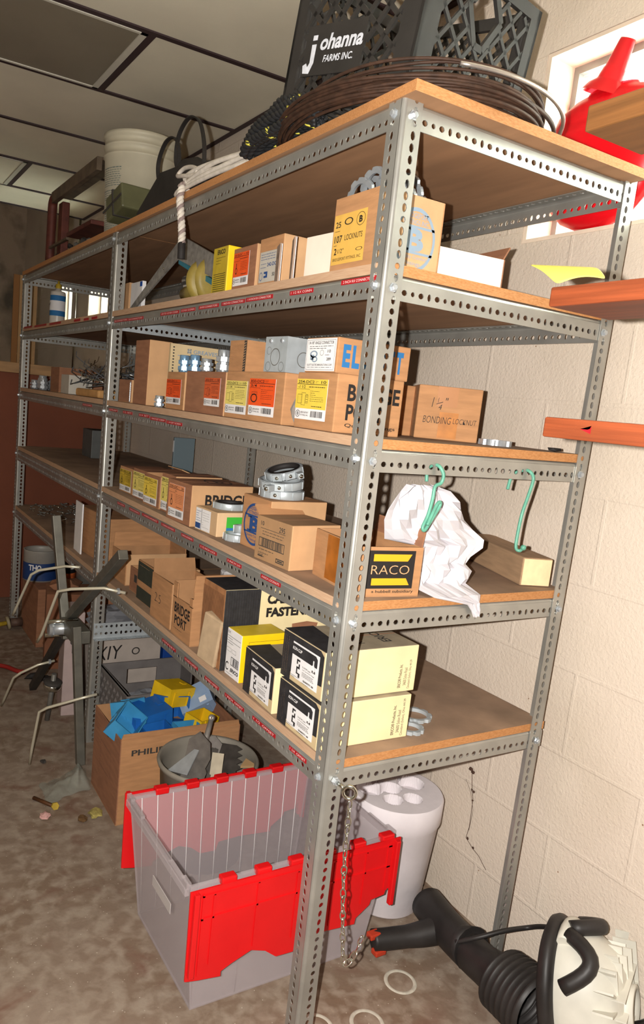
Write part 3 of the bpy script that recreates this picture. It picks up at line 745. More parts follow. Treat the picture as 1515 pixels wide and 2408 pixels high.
single('locknut_ring', locknut(.036, .029, .012, 9), 'zinc locknut ring lying by itself right of the bonding locknut carton', 'locknut', None, (.452, .128, T3 + .0004))
mb = MB(); lump(mb, (.53, .03, T3 + .006), .008, INK, 5, 1, .4, (2.0, 1.2, .6)); single('dirt_lump', mb, 'small dark lump of dirt on the third shelf board end', 'debris')

# ------------------------------------------------------------------ second shelf, near bay
c = Carton('open carton of large locknuts with a yellow LOCKNUTS label behind the near post', .03, .076, T2, .15, .142, .142, m=CARD, m_end=CARDL, open_top=True)
p = c.panel('front', .02, .13, .76, .78, mat('gold_label', 0xd9ab52, .6, 0, .05, 30), 'label')
p.txt('25', .06, .74, .22, .86, INK, .01); p.txt('107', .06, .44, .30, .58, INK, .01); p.txt('LOCKNUTS', .38, .46, .92, .57, INK, .002); p.txt('2', .08, .20, .16, .33, INK, .02); p.txt('1/2"', .20, .22, .38, .31, INK); p.lines(.05, .64, .3, .7, 1, INK, .0005); p.lines(.05, .36, .2, .41, 1, INK, .0005)
p.ring(.46, .83, .13, .07, .25, INK); p.ring(.83, .82, .13, .13, .08, INK); p.txt('B', .78, .75, .88, .88, INK, .04); p.ring(.86, .24, .1, .035, .2, INK); p.txt('BRIDGEPORT FITTINGS, INC.', .06, .06, .94, .13, INK)
p = c.panel('end', .04, .0, 1.0, 1); b_logo(p, .56, .46, .34, .40, BLUEINK3)
c.done()
ln0 = locknut(.046, .035, .006, 10).build('locknut'); tag(ln0, 'large notched zinc locknut heaped in the open locknuts carton', 'locknut', 'locknuts heaped in the open carton')
pos = [(.046 + .0115 * k, .148 + (.012, -.016, .004, .020, -.010, -.026, .008, -.018, .0, .014, -.008)[k], .138 + (-.012, .004, .010, .0, .012, -.002, .006, .008, -.010, -.016, -.020)[k], 78, 0) for k in range(11)]
lw = ['foremost large locknut standing out of the locknuts carton', 'large locknut second from the front in the heap', 'large locknut third from the front in the heap', 'tall standing locknut in the middle of the heap', 'locknut just behind the middle of the row', 'locknut showing right of the near post above the blue logo', 'locknut leaning back in the right half of the heap', 'rightmost upright locknut above the carton edge', 'low locknut third from the back of the carton', 'low locknut second from the back of the carton', 'lowest locknut at the very back of the carton']
for k, (x, y, z, tx, rz) in enumerate(pos):
    o = ln0 if k == 0 else ln0.copy()
    if k: COL.objects.link(o)
    o['label'] = lw[k]; o.location = (x, y, T2 + z + .002); o.rotation_euler = (0, math.radians(tx), 0)
# white flap pieces: open tray with grey printed ends
c = Carton('open low carton with pinkish white flap left of the LOCKNUTS carton', .045, .222, T2, .13, .105, .088, m=mat('white_lined_card', 0xeddccb, .7, 0, .03, 20), yaw=4, open_top=True); c.done()
for k, (x, y, ww, hh, yw, lb) in enumerate([(.012, .335, .045, .088, -25, 'grey backed card flap with faint writing standing next to the white lined carton'), (.008, .385, .042, .080, -20, 'second grey card flap with pencil writing, left of the other')]):
    mb = MB(); mb.box(0, .004, 0, ww, 0, hh, mat('grey_back_card', 0x9a8474, .8, 0, .1, 40), bev=.0012)
    p = Panel(mb, (0, ww, 0), (0, -1, 0), (0, 0, 1), ww, hh, None, .0004); p.txt(['4/2', 'AB'][k], .3, .62, .7, .76, INKG, -.018); p.txt('25', .35, .3, .65, .42, INKG, -.018)
    mb.box(.0042, .0055, .001, ww - .001, .001, hh - .001, WHITE)
    single('card_flap', mb, lb, 'card', 'grey card flaps on the second shelf', (x, y, T2 + .0006), (0, 0, math.radians(yw)))
c = Carton('carton with a pale grey printed label beside the orange labelled box on the second shelf', .03, .41, T2, .15, .108, .108, m=CARD, m_end=CARDL)
GL = mat('pale_grey_label', 0xb9b3a8, .6, 0, .04, 30)
p = c.panel('front', .06, .10, .82, .72, GL, 'label'); p.txt('242-DC', .45, .5, .95, .62, BLUEINK, .02); p.lines(.08, .70, .9, .95, 3, BLUEINK, .0005, 4); p.lines(.08, .42, .4, .66, 2, BLUEINK, .0005, 4); p.rect(.3, .14, .5, .34, BLUEINK); p.txt('50', .76, .16, .9, .28, INK, .01); p.ring(.14, .2, .09, .14, .15, BLUEINK); p.rect(.32, .2, .44, .26, GL, 4)
c.done()
c = Carton('carton with a bright orange label next to the yellow box on the second shelf', .03, .532, T2, .14, .12, .103, m=CARDD, m_end=CARDL)
fittings_label(c, .06, .14, .72, .88, ORG, '2510-DC', '', '10', seed=8, draw='rod'); c.done()
c = Carton('slim upright yellow box with black ribs on its front on the second shelf', .02, .664, T2, .10, .085, .114, m=mat('olive_yellow_print', 0xb9a02e, .5, 0, .08, 40), m_end=mat('bright_yellow_card', 0xf0c818, .5, 0, .04, 20), seam=False)
p = c.panel('front', 0, 0, 1, 1); p.txt('ERICO', .30, .84, .82, .94, INK, .03); p.lines(.25, .62, .85, .8, 3, INK, .0005, 2)
for k in range(9): p.rect(.12, .06 + k * .045, .92, .072 + k * .045, INK)
c.done()
# framing square leaning
t = thing('steel_square', 'large worn steel angle square leaning under the top shelf with its corner up', 'square', (.075, 0, T2 + .001))
mb = MB(); a = (1.545, .022); b_ = (1.105, .198); c_ = (.80, .10); w_ = .040
poly = [(1.575, .008), (1.545, .002), (1.135, .142), (.84, .055), (.80, .055), (.80, .100), (1.10, .202), (1.118, .199)]
M = Matrix(((0, 0, 1, 0), (1, 0, 0, 0), (0, 1, 0, 0), (0, 0, 0, 1)))
mb.prism(poly[::-1], .006, mat('worn_grey_steel', 0x8a8680, .5, .2, .25, 50), M); mb.build('blade', t)
mb = MB(); mb.prism([(1.13, .140), (.85, .052), (.85, .036), (1.13, .128)], .012, mat('teal_paint', 0x2c7284, .5, 0, .1, 40), M); mb.build('teal_edge', t, (.004, 0, 0))
mb = MB(); mb.lathe([(0, .002), (.003, .002), (.004, 0)], CHROME, 10); mb.build('rivet', t, (-.0002, 1.24, .125), (0, -PI / 2, 0))
# yellow tool: round body with two flared discs
YT = mat('dirty_yellow_tool', 0x93803c, .5, 0, .15, 25)
t = thing('hand_tool', 'dirty yellow rounded hand tool lying under the leaning steel square', 'tool', (.115, .95, T2 + .0455))
mb = MB(); Mx = Matrix.Rotation(PI / 2, 4, 'X')
mb.lathe([(0, -.20), (.02, -.195), (.032, -.12), (.036, -.03), (.038, 0)], YT, 24, M=Mx); mb.build('body', t)
for k, (yy, ti) in enumerate(((.0, 8), (-.045, -6))):
    mb = MB(); mb.lathe([(0, -.008), (.04, -.012), (.062, -.004), (.066, .002), (.05, .012), (0, .016)], YT, 28, M=Matrix.Translation((0, -yy - .01, .022)) @ Matrix.Rotation(math.radians(ti), 4, 'Z') @ Mx); mb.build('guard', t)
mb = MB(); p = Panel(mb, (-.034, .13, .012), (0, -1, 0), (0, 0, 1), .05, .03, GL, .002); p.rect(.08, .1, .92, .9, INKG, 4); p.txt('SERIAL', .2, .4, .8, .6, GL, k=6); mb.build('name_plate', t)
mb = MB(); mb.tube([(.07, 1.30, T2 + .004), (.05, 1.15, T2 + .01), (.06, 1.0, T2 + .008), (.05, .80, T2 + .004)], .006, INKG, 8, rs=[.002, .006, .007, .003]); single('blade', mb, 'thin dark curved blade lying below the yellow tool', 'blade')
mb = MB(); mb.box(-.01, .12, 0, .008, 0, .07, TAPE, bev=.002); single('red_card', mb, 'red card edge between the yellow tool and the yellow box', 'card', None, (.08, .775, T2 + .0004))
# papers standing past the middle post
for k, (y, w_, h_, mt, lb) in enumerate([(1.665, .045, .118, WHITE, 'thin white booklet standing just past the middle post, leftmost'), (1.605, .05, .118, CARDL, 'brown folder standing between two white booklets'), (1.47, .115, .112, WHITE, 'white booklet with a blue corner standing near the steel square')]):
    mb = MB(); mb.box(0, .014, 0, w_, 0, h_, mt, bev=.001)
    if k == 2: mb.box(-.0006, .0, -.0004, .022, h_ - .018, h_ - .002, mat('blue_cover', 0x1f56b0, .4))
    single('booklet', mb, lb, 'booklet', 'papers standing past the middle post', (.09, y, T2 + .0005))
# bright inner tray standing near the right end
c = Carton('low open carton with pinkish white side right of the LOCKNUTS carton', .185, .09, T2, .165, .12, .07, m=CARDD, m_end=MATS['white_lined_card'], yaw=-6, open_top=True)
c.flap('back', .03, 30, m=CARDD); c.done()
# far bay of the second shelf: sealant tube bottle
t = thing('sealant_bottle', 'tall clear bottle with two blue bands standing at the far end of the second shelf', 'bottle', (.16, 2.93, T2 + .0006))
CLR = mat('milky_plastic', 0xcfc8bc, .35, 0, .05, 20)
mb = MB(); mb.lathe([(0, 0), (.036, 0), (.038, .006), (.038, .188), (.036, .196), (.016, .202), (.013, .215), (0, .217)], CLR, 24); mb.build('body', t)
for z in (.075, .15): mb = MB(); mb.lathe([(.0386, z), (.0386, z + .026)], BLUEINK2, 24); mb.build('blue_band', t)
mb = MB(); mb.lathe([(.0388, .101), (.0388, .15)], WHITE, 24); p = Panel(mb, (-.0392, .02, .11), (0, -1, 0), (0, 0, 1), .04, .03, None, 0.0003); p.txt('MATT', .1, .5, .9, .9, INKG, .01); p.lines(.1, .05, .9, .45, 2, INKG, .0005); mb.build('label', t)
mb = MB(); mb.lathe([(.015, .212), (.015, .232), (.006, .236), (.005, .25), (0, .25)], YELD, 16); mb.build('cap', t)

# ------------------------------------------------------------------ third shelf, far bay
c = Carton('open reddish brown carton full of wire hangers at the far end of the third shelf', .05, 2.38, T3, .20, .155, .112, m=CARDD, m_end=CARDD, open_top=True); c.done()
rr = random.Random(5)
WIRES = mat('dark_wire', 0x6f7276, .35, .5, .2, 60)
mb = MB()
for k in range(70):
    x = rr.uniform(.03, .30); y = rr.uniform(1.80, 2.10); z = T3 + .034 + rr.uniform(.012, .085) * (1 - abs(y - 2.0) * .8); a = rr.uniform(-1.2, 1.2); L_ = rr.uniform(.05, .16); e = rr.uniform(-.25, .35)
    d = Vector((math.sin(a) * .5, math.cos(a), e)).normalized() * L_
    P = [Vector((x, y, z)) - d, Vector((x, y, z)), Vector((x, y, z)) + d, Vector((x, y, z)) + d + Vector((.005, 0, .02))]
    for q in P: q.z = max(q.z, T3 + .034); q.x = min(max(q.x, .012), .5)
    mb.tube(P, rr.choice((.0012, .0018, .0022)), WIRES if k % 3 else CHROME, 5)
o = single('wire_hangers', mb, 'tangled heap of thin steel wire hangers and rods on the far third shelf', 'wire'); o['kind'] = 'stuff'
c = Carton('white slotted box under the heap of wire hangers', .03, 2.13, T3, .10, .13, .08, m=GL); c.done()
mb = MB(); mb.box(0, .11, 0, .26, 0, .03, mat('kraft_paper', 0xb28550, .8, 0, .15, 20), bev=.008); single('kraft_packet', mb, 'rolled brown paper packet lying at the front edge below the wire hangers', 'packet', None, (.015, 1.66, T3 + .0008), (0, 0, .05))
rr = random.Random(8)
for k, (x, y) in enumerate([(.05, 2.86), (.07, 2.80), (.06, 2.74), (.10, 2.83), (.05, 2.68), (.11, 2.72)]):
    mb = connector(.022, .045 + .012 * (k % 3)); single('metal_fitting', mb, ['shiny fitting nearest the far post on the third shelf', 'second shiny fitting from the far post', 'third shiny fitting from the far post', 'tall fitting behind the second one', 'orange tinted end fitting beside the reddish carton', 'fitting standing behind the others next to the carton'][k], 'fitting', 'metal fittings by the far post', (x, y, T3 + .0006))
# steel channel pieces behind the small carton
for k, (x, y, h) in enumerate([(.17, 1.43, .185), (.20, 1.40, .17)]):
    mb = angle(h, .03, .05, 1, 1, m=GALV); o = mb.build('steel_channel'); tag(o, ['slotted steel channel offcut standing upright left of the tall brown carton', 'second shorter slotted channel offcut behind the first'][k], 'channel', 'channel offcuts on the third shelf'); o.location = (x, y, T3 + .0005)
mb = MB()
for k in range(9): mb.tube([(.10 + .006 * k, 1.44, T3 + .079 + .003 * (k % 3)), (.10 + .012 * k, 1.36, T3 + .092 + .002 * (k % 4))], .003, CHROME if k % 2 else STEEL, 6)
o = single('steel_rods', mb, 'bundle of shiny short rods lying in the small carton beside the middle post', 'rods')

# ------------------------------------------------------------------ fourth shelf
G4 = 'fittings boxes on the fourth shelf'
c = Carton('open carton with black and yellow RACO print on its end, brown tape on its front', .043, .033, T4, .142, .185, .098, yaw=-7, m=CARD, m_end=CARD, open_top=True, group=G4)
p = c.panel('end', 0, 0, 1, 1); p.rect(.13, .17, .88, .93, INK); p.k = 3; Y2 = mat('deep_yellow_print', 0xe0a51e, .5)
p.poly([(.22, .72), (.76, .72), (.82, .86), (.22, .86)], Y2); p.poly([(.22, .24), (.82, .24), (.76, .38), (.22, .38)], Y2)
p.txt('RACO', .20, .46, .80, .64, CARDL, -.01); p.txt('a hubbell subsidiary', .24, .07, .90, .145, INK, .01)
p = c.panel('front', .30, .06, .90, .985); p.rect(0, 0, 1, 1, mat('amber_tape', 0x9c5a1c, .3, 0, .2, 30))
c.flap('back', .035, 10, m=CARDD); c.flap('near', .0, 0); c.done()
c = Carton('kraft carton printed 295 with a bar code, next to the taped RACO box', .019, .238, T4, .13, .138, .098, yaw=4, m=mat('grey_kraft', 0xa07c58, .85, 0, .08, 20), m_end=CARDL, group=G4)
p = c.panel('front', 0, 0, 1, 1)
p.txt('10', .14, .80, .23, .90, INKG, .01); p.txt('295', .66, .76, .82, .88, INKG, .01); p.rect(.14, .735, .84, .745, INKG); p.lines(.2, .58, .8, .71, 2, INKG, .0006, 4)
p.frame(.12, .32, .84, .53, INKG, .0016); p.bars(.19, .335, .80, .515, INKG, 26); p.lines(.14, .22, .8, .30, 1, INKG, .0007); p.frame(.64, .08, .86, .18, INKG, .0022); p.rect(.68, .115, .82, .145, INKG); p.lines(.12, .08, .58, .2, 3, INKG, .0006); p.rect(.12, .09, .26, .12, INKG)
p = c.panel('end', .66, .10, .86, .92); p.poly([(.1, 0), (.95, 0), (1.0, 1), (.62, .95)], INK)
c.flap('far', .03, 50, m=CARD); c.done()
c = Carton('carton with a blue oval B logo on its notched front, ring clamps stacked on it', .050, .388, T4, .155, .132, .126, yaw=1, m=CARD, m_end=CARDL, group=G4)
p = c.panel('front', 0, 0, 1, 1); b_logo(p, .47, .47, .38, .40, BLUEINK); c.done()
c = Carton('low white and blue labelled carton with a green and blue label on its side', .02, .598, T4, .17, .12, .0625, yaw=3, m=mat('tan_card', 0xc3a27c, .8, 0, .08, 20), m_end=mat('tan_card_light', 0xd6b48c, .8, 0, .06, 20), group=G4)
p = c.panel('front', .04, .06, .72, .94, WHITE, 'label'); p.rect(.02, .04, .36, .30, BLUEINK); p.lines(.05, .35, .36, .92, 5, BLUEINK, .0006, 2); p.rect(.4, 0, .42, 1, INKG); p.lines(.48, .1, .92, .9, 7, INKG, .0003, 6)
p = c.panel('end', .16, .06, 1.0, .82, mat('green_print', 0x3fae3a, .5), 'side_label'); p.rect(0, 0, .5, .42, BLUEINK2); p.rect(.5, 0, 1, .42, WHITE); p.rect(.58, .06, .66, .32, BLUEINK); p.lines(.3, .5, .9, .62, 1, WHITE, .0006)
c.done()
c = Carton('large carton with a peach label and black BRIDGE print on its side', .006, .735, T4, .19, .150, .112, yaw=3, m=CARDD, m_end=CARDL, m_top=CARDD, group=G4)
fittings_label(c, .10, .09, .74, .90, PEACH, '550-DC', '', '26', seed=10, draw='rod')
p = c.panel('end', 0, 0, 1, 1); p.txt('BRIDGE', .22, .50, .93, .78, INK, .03); p.txt('PORT', .22, .18, .72, .42, INK, .03)
p = c.panel('top', 0, 0, 1, 1); p.ring(.62, .5, .2, .33, .12, INKG); p.txt('B', .56, .38, .7, .62, INKG, .02)
c.done()
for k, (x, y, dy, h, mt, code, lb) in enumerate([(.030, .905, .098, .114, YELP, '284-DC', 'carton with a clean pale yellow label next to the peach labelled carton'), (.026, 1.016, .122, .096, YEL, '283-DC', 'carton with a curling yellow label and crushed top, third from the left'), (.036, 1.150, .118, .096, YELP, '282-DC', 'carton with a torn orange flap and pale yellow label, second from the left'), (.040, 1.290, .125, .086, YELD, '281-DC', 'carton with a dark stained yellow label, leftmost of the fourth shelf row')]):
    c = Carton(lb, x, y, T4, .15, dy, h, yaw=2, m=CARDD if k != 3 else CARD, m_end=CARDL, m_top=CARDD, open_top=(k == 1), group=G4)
    fittings_label(c, .04, .06, .88, .90, mt, code, '', '26', seed=20 + k, draw='rod')
    if k == 2: c.flap('back', .03, -70, m=CARDL)
    c.done()
# ring clamps
def ringt(lb, loc, rot, R0=.045, h=.02, liner=INK, lugs=((0, 1),)):
    return single('ring_clamp', bushing(R0, h, liner, lugs), lb, 'clamp', 'zinc ring clamps on the fourth shelf', loc, rot)
ringt('lowest ring clamp of the stack lying flat on the blue logo box', (.115, .455, T4 + .1268), (0, 0, .3), .054, .020, None, ((3.6, 1),))
ringt('middle ring clamp of the stack with a square screw lug', (.112, .457, T4 + .152), (.10, -.06, -.4), .054, .019, None, ((3.9, 2), (4.5, 1)))
ringt('top ring clamp of the stack tilted up, with a dark liner', (.118, .455, T4 + .180), (.12, -.30, -.3), .046, .018, INK, ((4.1, 1), (4.75, 2)))
ringt('ring clamp with a black liner lying on the white and blue labelled carton', (.085, .665, T4 + .0635), (0, 0, 0), .044, .017, INK, ())
ringt('lower ring clamp lying on the fourth shelf in front of the blue logo box', (.062, .560, T4 + .0005), (0, 0, 1), .036, .018, None, ((3.6, 1),))
ringt('upper ring clamp resting on the lower one beside the blue logo box', (.080, .548, T4 + .0215), (.05, .1, 2), .034, .020, None, ())
# white plastic bag hung from the first green hook, draped over the board end
def sheet(name, grid, m, thick=.0012):
    mb = MB(); R_ = len(grid); C_ = len(grid[0]); vs = [Vector(q) for row in grid for q in row]
    fs = [(i * C_ + j, i * C_ + j + 1, (i + 1) * C_ + j + 1, (i + 1) * C_ + j) for i in range(R_ - 1) for j in range(C_ - 1)]
    mb.add(vs, fs, m, True); o = mb.build(name)
    sd = o.modifiers.new('s', 'SUBSURF'); sd.levels = 2; sd.render_levels = 2
    so = o.modifiers.new('t', 'SOLIDIFY'); so.thickness = thick
    return o
WB = mat('white_bag_plastic', 0xc9c6cb, .45, 0, .02, 20)
rr = random.Random(4)
rows = [(1.189, .135, .205), (1.178, .118, .238), (1.160, .108, .262), (1.140, .100, .285), (1.120, .096, .305), (1.100, .104, .325), (1.080, .118, .350), (1.066, .188, .348), (1.045, .190, .330), (1.030, .190, .318), (1.015, .191, .338), (.998, .192, .336), (.985, .193, .332), (.972, .206, .332), (.955, .298, .334), (.940, .312, .336), (.928, .322, .336)]
grid = []
for i, (z, xa, xb) in enumerate(rows):
    row = []
    for j in range(13):
        f = j / 12; x = xa + (xb - xa) * f
        fold = abs(math.fmod(f * 3.3 + (1.2 - z) * 9.0, 1.0) - .5) * 2; fold2 = abs(math.fmod(f * 1.7 - z * 14.0 + 40, 1.0) - .5) * 2
        if z > .978: yy = .012 + .020 * fold + .016 * fold2 + .030 * (1.19 - z) / .2 * (1 - f) + rr.uniform(-.003, .003)
        else: yy = -.0050 - .006 * fold
        row.append((x + rr.uniform(-.002, .002), yy, z + (rr.uniform(-.002, .002) if i else 0)))
    grid.append(row)
mb = MB(); vs = [q for row in grid for q in row]; n_ = 13
mb.add(vs, [f for i in range(len(rows) - 1) for j in range(12) for f in ((i * n_ + j, i * n_ + j + 1, (i + 1) * n_ + j + 1), (i * n_ + j, (i + 1) * n_ + j + 1, (i + 1) * n_ + j))], WB, False)
o = mb.build('plastic_bag'); so = o.modifiers.new('t', 'SOLIDIFY'); so.thickness = .001
tag(o, 'crumpled white plastic bag slumped against the end of the fourth shelf beneath a green hook', 'bag')
# wood block
mb = MB(); mb.box(0, .30, 0, .072, 0, .064, mat('weathered_pine', 0xa48566, .8, 0, .12, 12, stretch=(1, 8, 8)), bev=.003)
PE = mat('fresh_pine_end', 0xe8d3a6, .75, 0, .05, 60)
mb.box(-.0008, .0002, .0025, .0695, .0025, .0615, PE)
o = single('wood_block', mb, 'short pine block with pale sawn end at the right of the fourth shelf', 'wood block', None, (.578, .026, T4 + .0006))
o.rotation_euler = (0, 0, math.radians(70))
# green coated hooks hanging from the side beam
GRN = mat('green_coated_wire', 0x5c9c86, .4, 0, .12, 60)
zb = ZS[2] - .026
t = thing('green_hook', 'green coated wire hook with a folded loop hanging above the white bag', 'hook', (.178, 0, zb), group='green hooks on the third shelf beam')
P = catmull([(-.004, .022, -.030), (-.003, .024, -.006), (-.001, .010, .003), (.0, -.004, .002), (.006, -.011, -.012), (.004, -.010, -.028), (-.008, -.008, -.036), (-.012, -.010, -.060), (-.020, -.012, -.090), (-.030, -.013, -.112), (-.026, -.015, -.118), (-.014, -.015, -.100), (.004, -.014, -.072), (.002, -.015, -.064), (-.006, -.015, -.072), (-.024, -.018, -.108)], 8)
mb = MB(); mb.tube(P, .0034, GRN, 10); mb.build('hook_wire', t)
t = thing('green_hook', 'long S shaped green coated wire hook hanging alone near the right rear post', 'hook', (.425, 0, zb), group='green hooks on the third shelf beam')
P = catmull([(-.020, .030, -.040), (-.012, .030, -.010), (-.002, .012, .003), (.0, -.004, .002), (.006, -.010, -.012), (-.002, -.011, -.045), (-.014, -.012, -.085), (-.018, -.012, -.130), (-.019, -.014, -.155), (-.014, -.020, -.160), (-.012, -.026, -.153)], 8)
mb = MB(); mb.tube(P, .0034, GRN, 10); mb.lathe([(0, -.006), (.0055, -.003), (.0055, .003), (0, .006)], GRN, 12, M=Matrix.Translation((-.012, -.027, -.152)) @ Matrix.Rotation(PI / 2, 4, 'X')); mb.build('hook_wire', t)
# far bay of shelf four: grey case, yellow bits
c = Carton('dull grey metal case standing at the back of the fourth shelf beyond the middle post', .25, 2.50, T4, .12, .16, .135, m=mat('grey_enamel', 0x5c5e5c, .5, .2, .1, 20), name='metal_case', cat='case', seam=False); c.done()
mb = MB(); mb.box(0, .10, 0, .014, 0, .155, mat('blue_grey_binder', 0x6f7f86, .5), bev=.002); mb.box(-.001, .0, .002, .012, .09, .14, WHITE); single('binder', mb, 'blue grey flat case standing against the wall at the back of the fourth shelf', 'case', None, (.49, 2.05, T4 + .0006))
for k, (x, y) in enumerate([(.42, 1.72), (.40, 1.60)]):
    mb = MB(); lump(mb, (0, 0, .006), .014, mat('orange_plastic_bits', 0xc9761c, .5), 4 + k, 1, .4, (1.8, 1.2, .5)); single('yellow_scrap', mb, ['orange yellow plastic scrap at the back of the fourth shelf, left one', 'orange yellow plastic scrap at the back of the fourth shelf, right one'][k], 'scrap', 'orange scraps on the fourth shelf', (x, y, T4 + .0006))

# ------------------------------------------------------------------ fifth shelf
G5 = 'black and cream clip cartons at the near end of the fifth shelf'
def kclip(lb, x, y, z, dx, dy, h, yaw=0, end_print=0):
    c = Carton(lb, x, y, z, dx, dy, h, yaw, m=CREAMD, m_end=CREAM, m_top=mat('dusty_cream_top', 0x9c8f78, .85, 0, .15, 20), group=G5, seam=True)
    p = c.panel('front', 0, 0, 1, 1, None)
    p.poly([(0, 0), (.24, 0), (.24, .34), (0, .34)], BLKP); p.poly([(0, .34), (.24, .34), (.985, .50), (.985, .90), (.90, .985), (0, .985)], BLKP); p.poly([(.24, .18), (.985, .30), (.985, .50), (.24, .34)], BLKP)
    for q in range(3): p.lines(.03 + q * .05, .1, .06 + q * .05, .9, 24, CARDL, .0004, q)
    q = c.panel('front', .26, .12, .90, .86, WHITE, 'label', .0014)
    q.poly([(.03, .66), (.97, .66), (.97, .90), (.90, .97), (.03, .97)], BLKP, 3); q.k = 5
    q.txt('KON-CLIP', .08, .82, .44, .91, WHITE, .02, .2)
    for (a, b, cc, d) in ((.28, .48, .32, .60), (.28, .57, .40, .62), (.36, .40, .40, .50), (.28, .36, .40, .41), (.28, .22, .32, .36), (.28, .20, .42, .24), (.36, .12, .42, .2)): q.rect(a, b, cc, d, BLKP)
    q.lines(.04, .04, .40, .12, 2, INKG, .0004, 2); q.txt('K-8', .84, .50, .96, .57, INK, .03); q.txt('For 3/4" EMT Conduit', .50, .46, .80, .51, INKG); q.txt('to 8" and thicker Flange', .50, .39, .94, .43, INKG); q.lines(.5, .22, .94, .36, 4, INKG, .0004, 3); q.txt('QUANTITY 100', .56, .09, .94, .15, INK, .02); q.lines(.5, .03, .9, .07, 1, INKG, .0004)
    q.poly([(.82, .58), (.94, .58), (.94, .66), (.90, .72), (.90, .84), (.86, .84), (.86, .72), (.82, .66)], WHITE)
    tp = c.panel('top', 0, 0, 1, 1); tp.poly([(0, 0), (.0, 1), (.30, 1), (.22, 0)], BLKP); tp.txt('KON-CLIP', .38, .2, .5, .8, INKG, .01, rot=1); tp.txt('ERICO', .7, .2, .8, .7, INKG, .02, rot=1)
    e = c.panel('end', 0, 0, 1, 1)
    if end_print:
        s = 1.15 if end_print == 2 else .85
        e.txt('ERICO® Products, Inc.', .80, .10, .84, .10 + .66 * s * .9, INK, .01, rot=1); e.txt('34600 Solon Road', .86, .14, .895, .14 + .5 * s * .9, INKG, rot=1); e.txt('Cleveland (Solon), Ohio 44139', .91, .06, .945, .06 + .78 * s * .95, INKG, rot=1)
    c.done()
kclip('lower black and cream clip carton at the near end, bottom of the stack', .004, .047, T5, .225, .157, .0945, -1, 2)
kclip('upper black and cream clip carton stacked on the lower one', .012, .060, T5 + .0957, .232, .160, .100, -1, 1)
kclip('left black and cream clip carton standing alone in front of the yellow box', .005, .226, T5, .20, .148, .104, -3, 0)
YB_ = mat('yellow_carton', 0xd8bb2a, .5, 0, .06, 30)
c = Carton('yellow ERICO carton with a white printed front behind the left clip carton', .016, .404, T5, .12, .076, .117, m=WHITE, m_end=mat('bright_yellow_carton', 0xf2c814, .45, 0, .04, 30), m_top=YB_, group=None, seam=False)
p = c.panel('front', 0, 0, 1, 1); p.txt('EX', .08, .9, .24, .95, INK); p.rect(.05, .84, .95, .848, INKG); p.rect(.05, .74, .95, .748, INKG); p.lines(.08, .76, .6, .83, 1, INKG, .0006); p.lines(.08, .66, .7, .73, 1, INKG, .0006)
p.frame(.06, .52, .36, .60, INKG, .0006); p.frame(.42, .52, .70, .60, INKG, .0006); p.frame(.40, .26, .92, .44, INK, .0016); p.bars(.5, .28, .88, .42, INK, 8); p.txt('ERICO', .40, .12, .95, .20, INK, .04, .2); p.lines(.1, .04, .9, .09, 1, INKG, .0005)
p.ring(.18, .2, .12, .09, .3, INK, a0=.8, a1=5.5)
p = c.panel('end', 0, 0, 1, 1); p.frame(.16, .50, .97, .86, INK, .0007); p.txt('ERICO', .40, .62, .92, .74, INK, .05, .25); p.ring(.27, .66, .09, .08, .35, INK, a0=-1.9, a1=1.9); p.rect(.18, .69, .3, .705, INK); p.rect(.16, .63, .3, .645, INK); p.lines(.2, .54, .9, .58, 1, INKG, .0005)
c.done()
# CADDY FASTENERS carton, torn corrugated front
PADM = mat('torn_corrugated', 0x9a6a44, .9, 0, .2, 30)
c = Carton('big cream CADDY FASTENERS carton with a black band and a torn corrugated front', .008, .492, T5, .345, .125, .205, m=PADM, m_end=CREAM, m_top=BLKP, seam=False)
p = c.panel('front', 0, 0, 1, 1)
for k in range(26): p.rect(.02 + k * .037, .12 + .02 * math.sin(k), .034 + k * .037, .93, mat('pad_groove', 0x70482c, .9), 2)
p = c.panel('end', 0, 0, 1, 1); p.rect(0, 0, .285, .995, BLKP); p.k = 3
for k in range(14): p.rect(.01 + k * .0195, .02, .0125 + k * .0195, .98, INK)
p.txt('CADDY', .34, .80, .66, .93, INK, .05); p.txt('FASTENERS', .34, .635, .82, .755, INK, .05)
p.poly([(.58, .36), (.78, .40), (.80, .52), (.70, .55), (.57, .53)], CARDD); p.poly([(.56, .33), (.74, .35), (.60, .43)], CARDL)
c.done()
# leaning card
t = thing('card_box', 'narrow flattened tan carton leaning in front of the torn corrugated pad', 'carton', (-.004, .508, T5 + .0006), rot=(math.radians(9), 0, math.radians(14)))
mb = MB(); mb.box(-.032, -.006, 0, .07, 0, .125, mat('tan_dusty_card', 0xae9678, .8, 0, .1, 30), bev=.004); mb.box(-.0065, .0, .003, .067, .0, .03, mat('worn_tan', 0xc08a5c, .85)); mb.build('body', t, (.035, 0, 0))
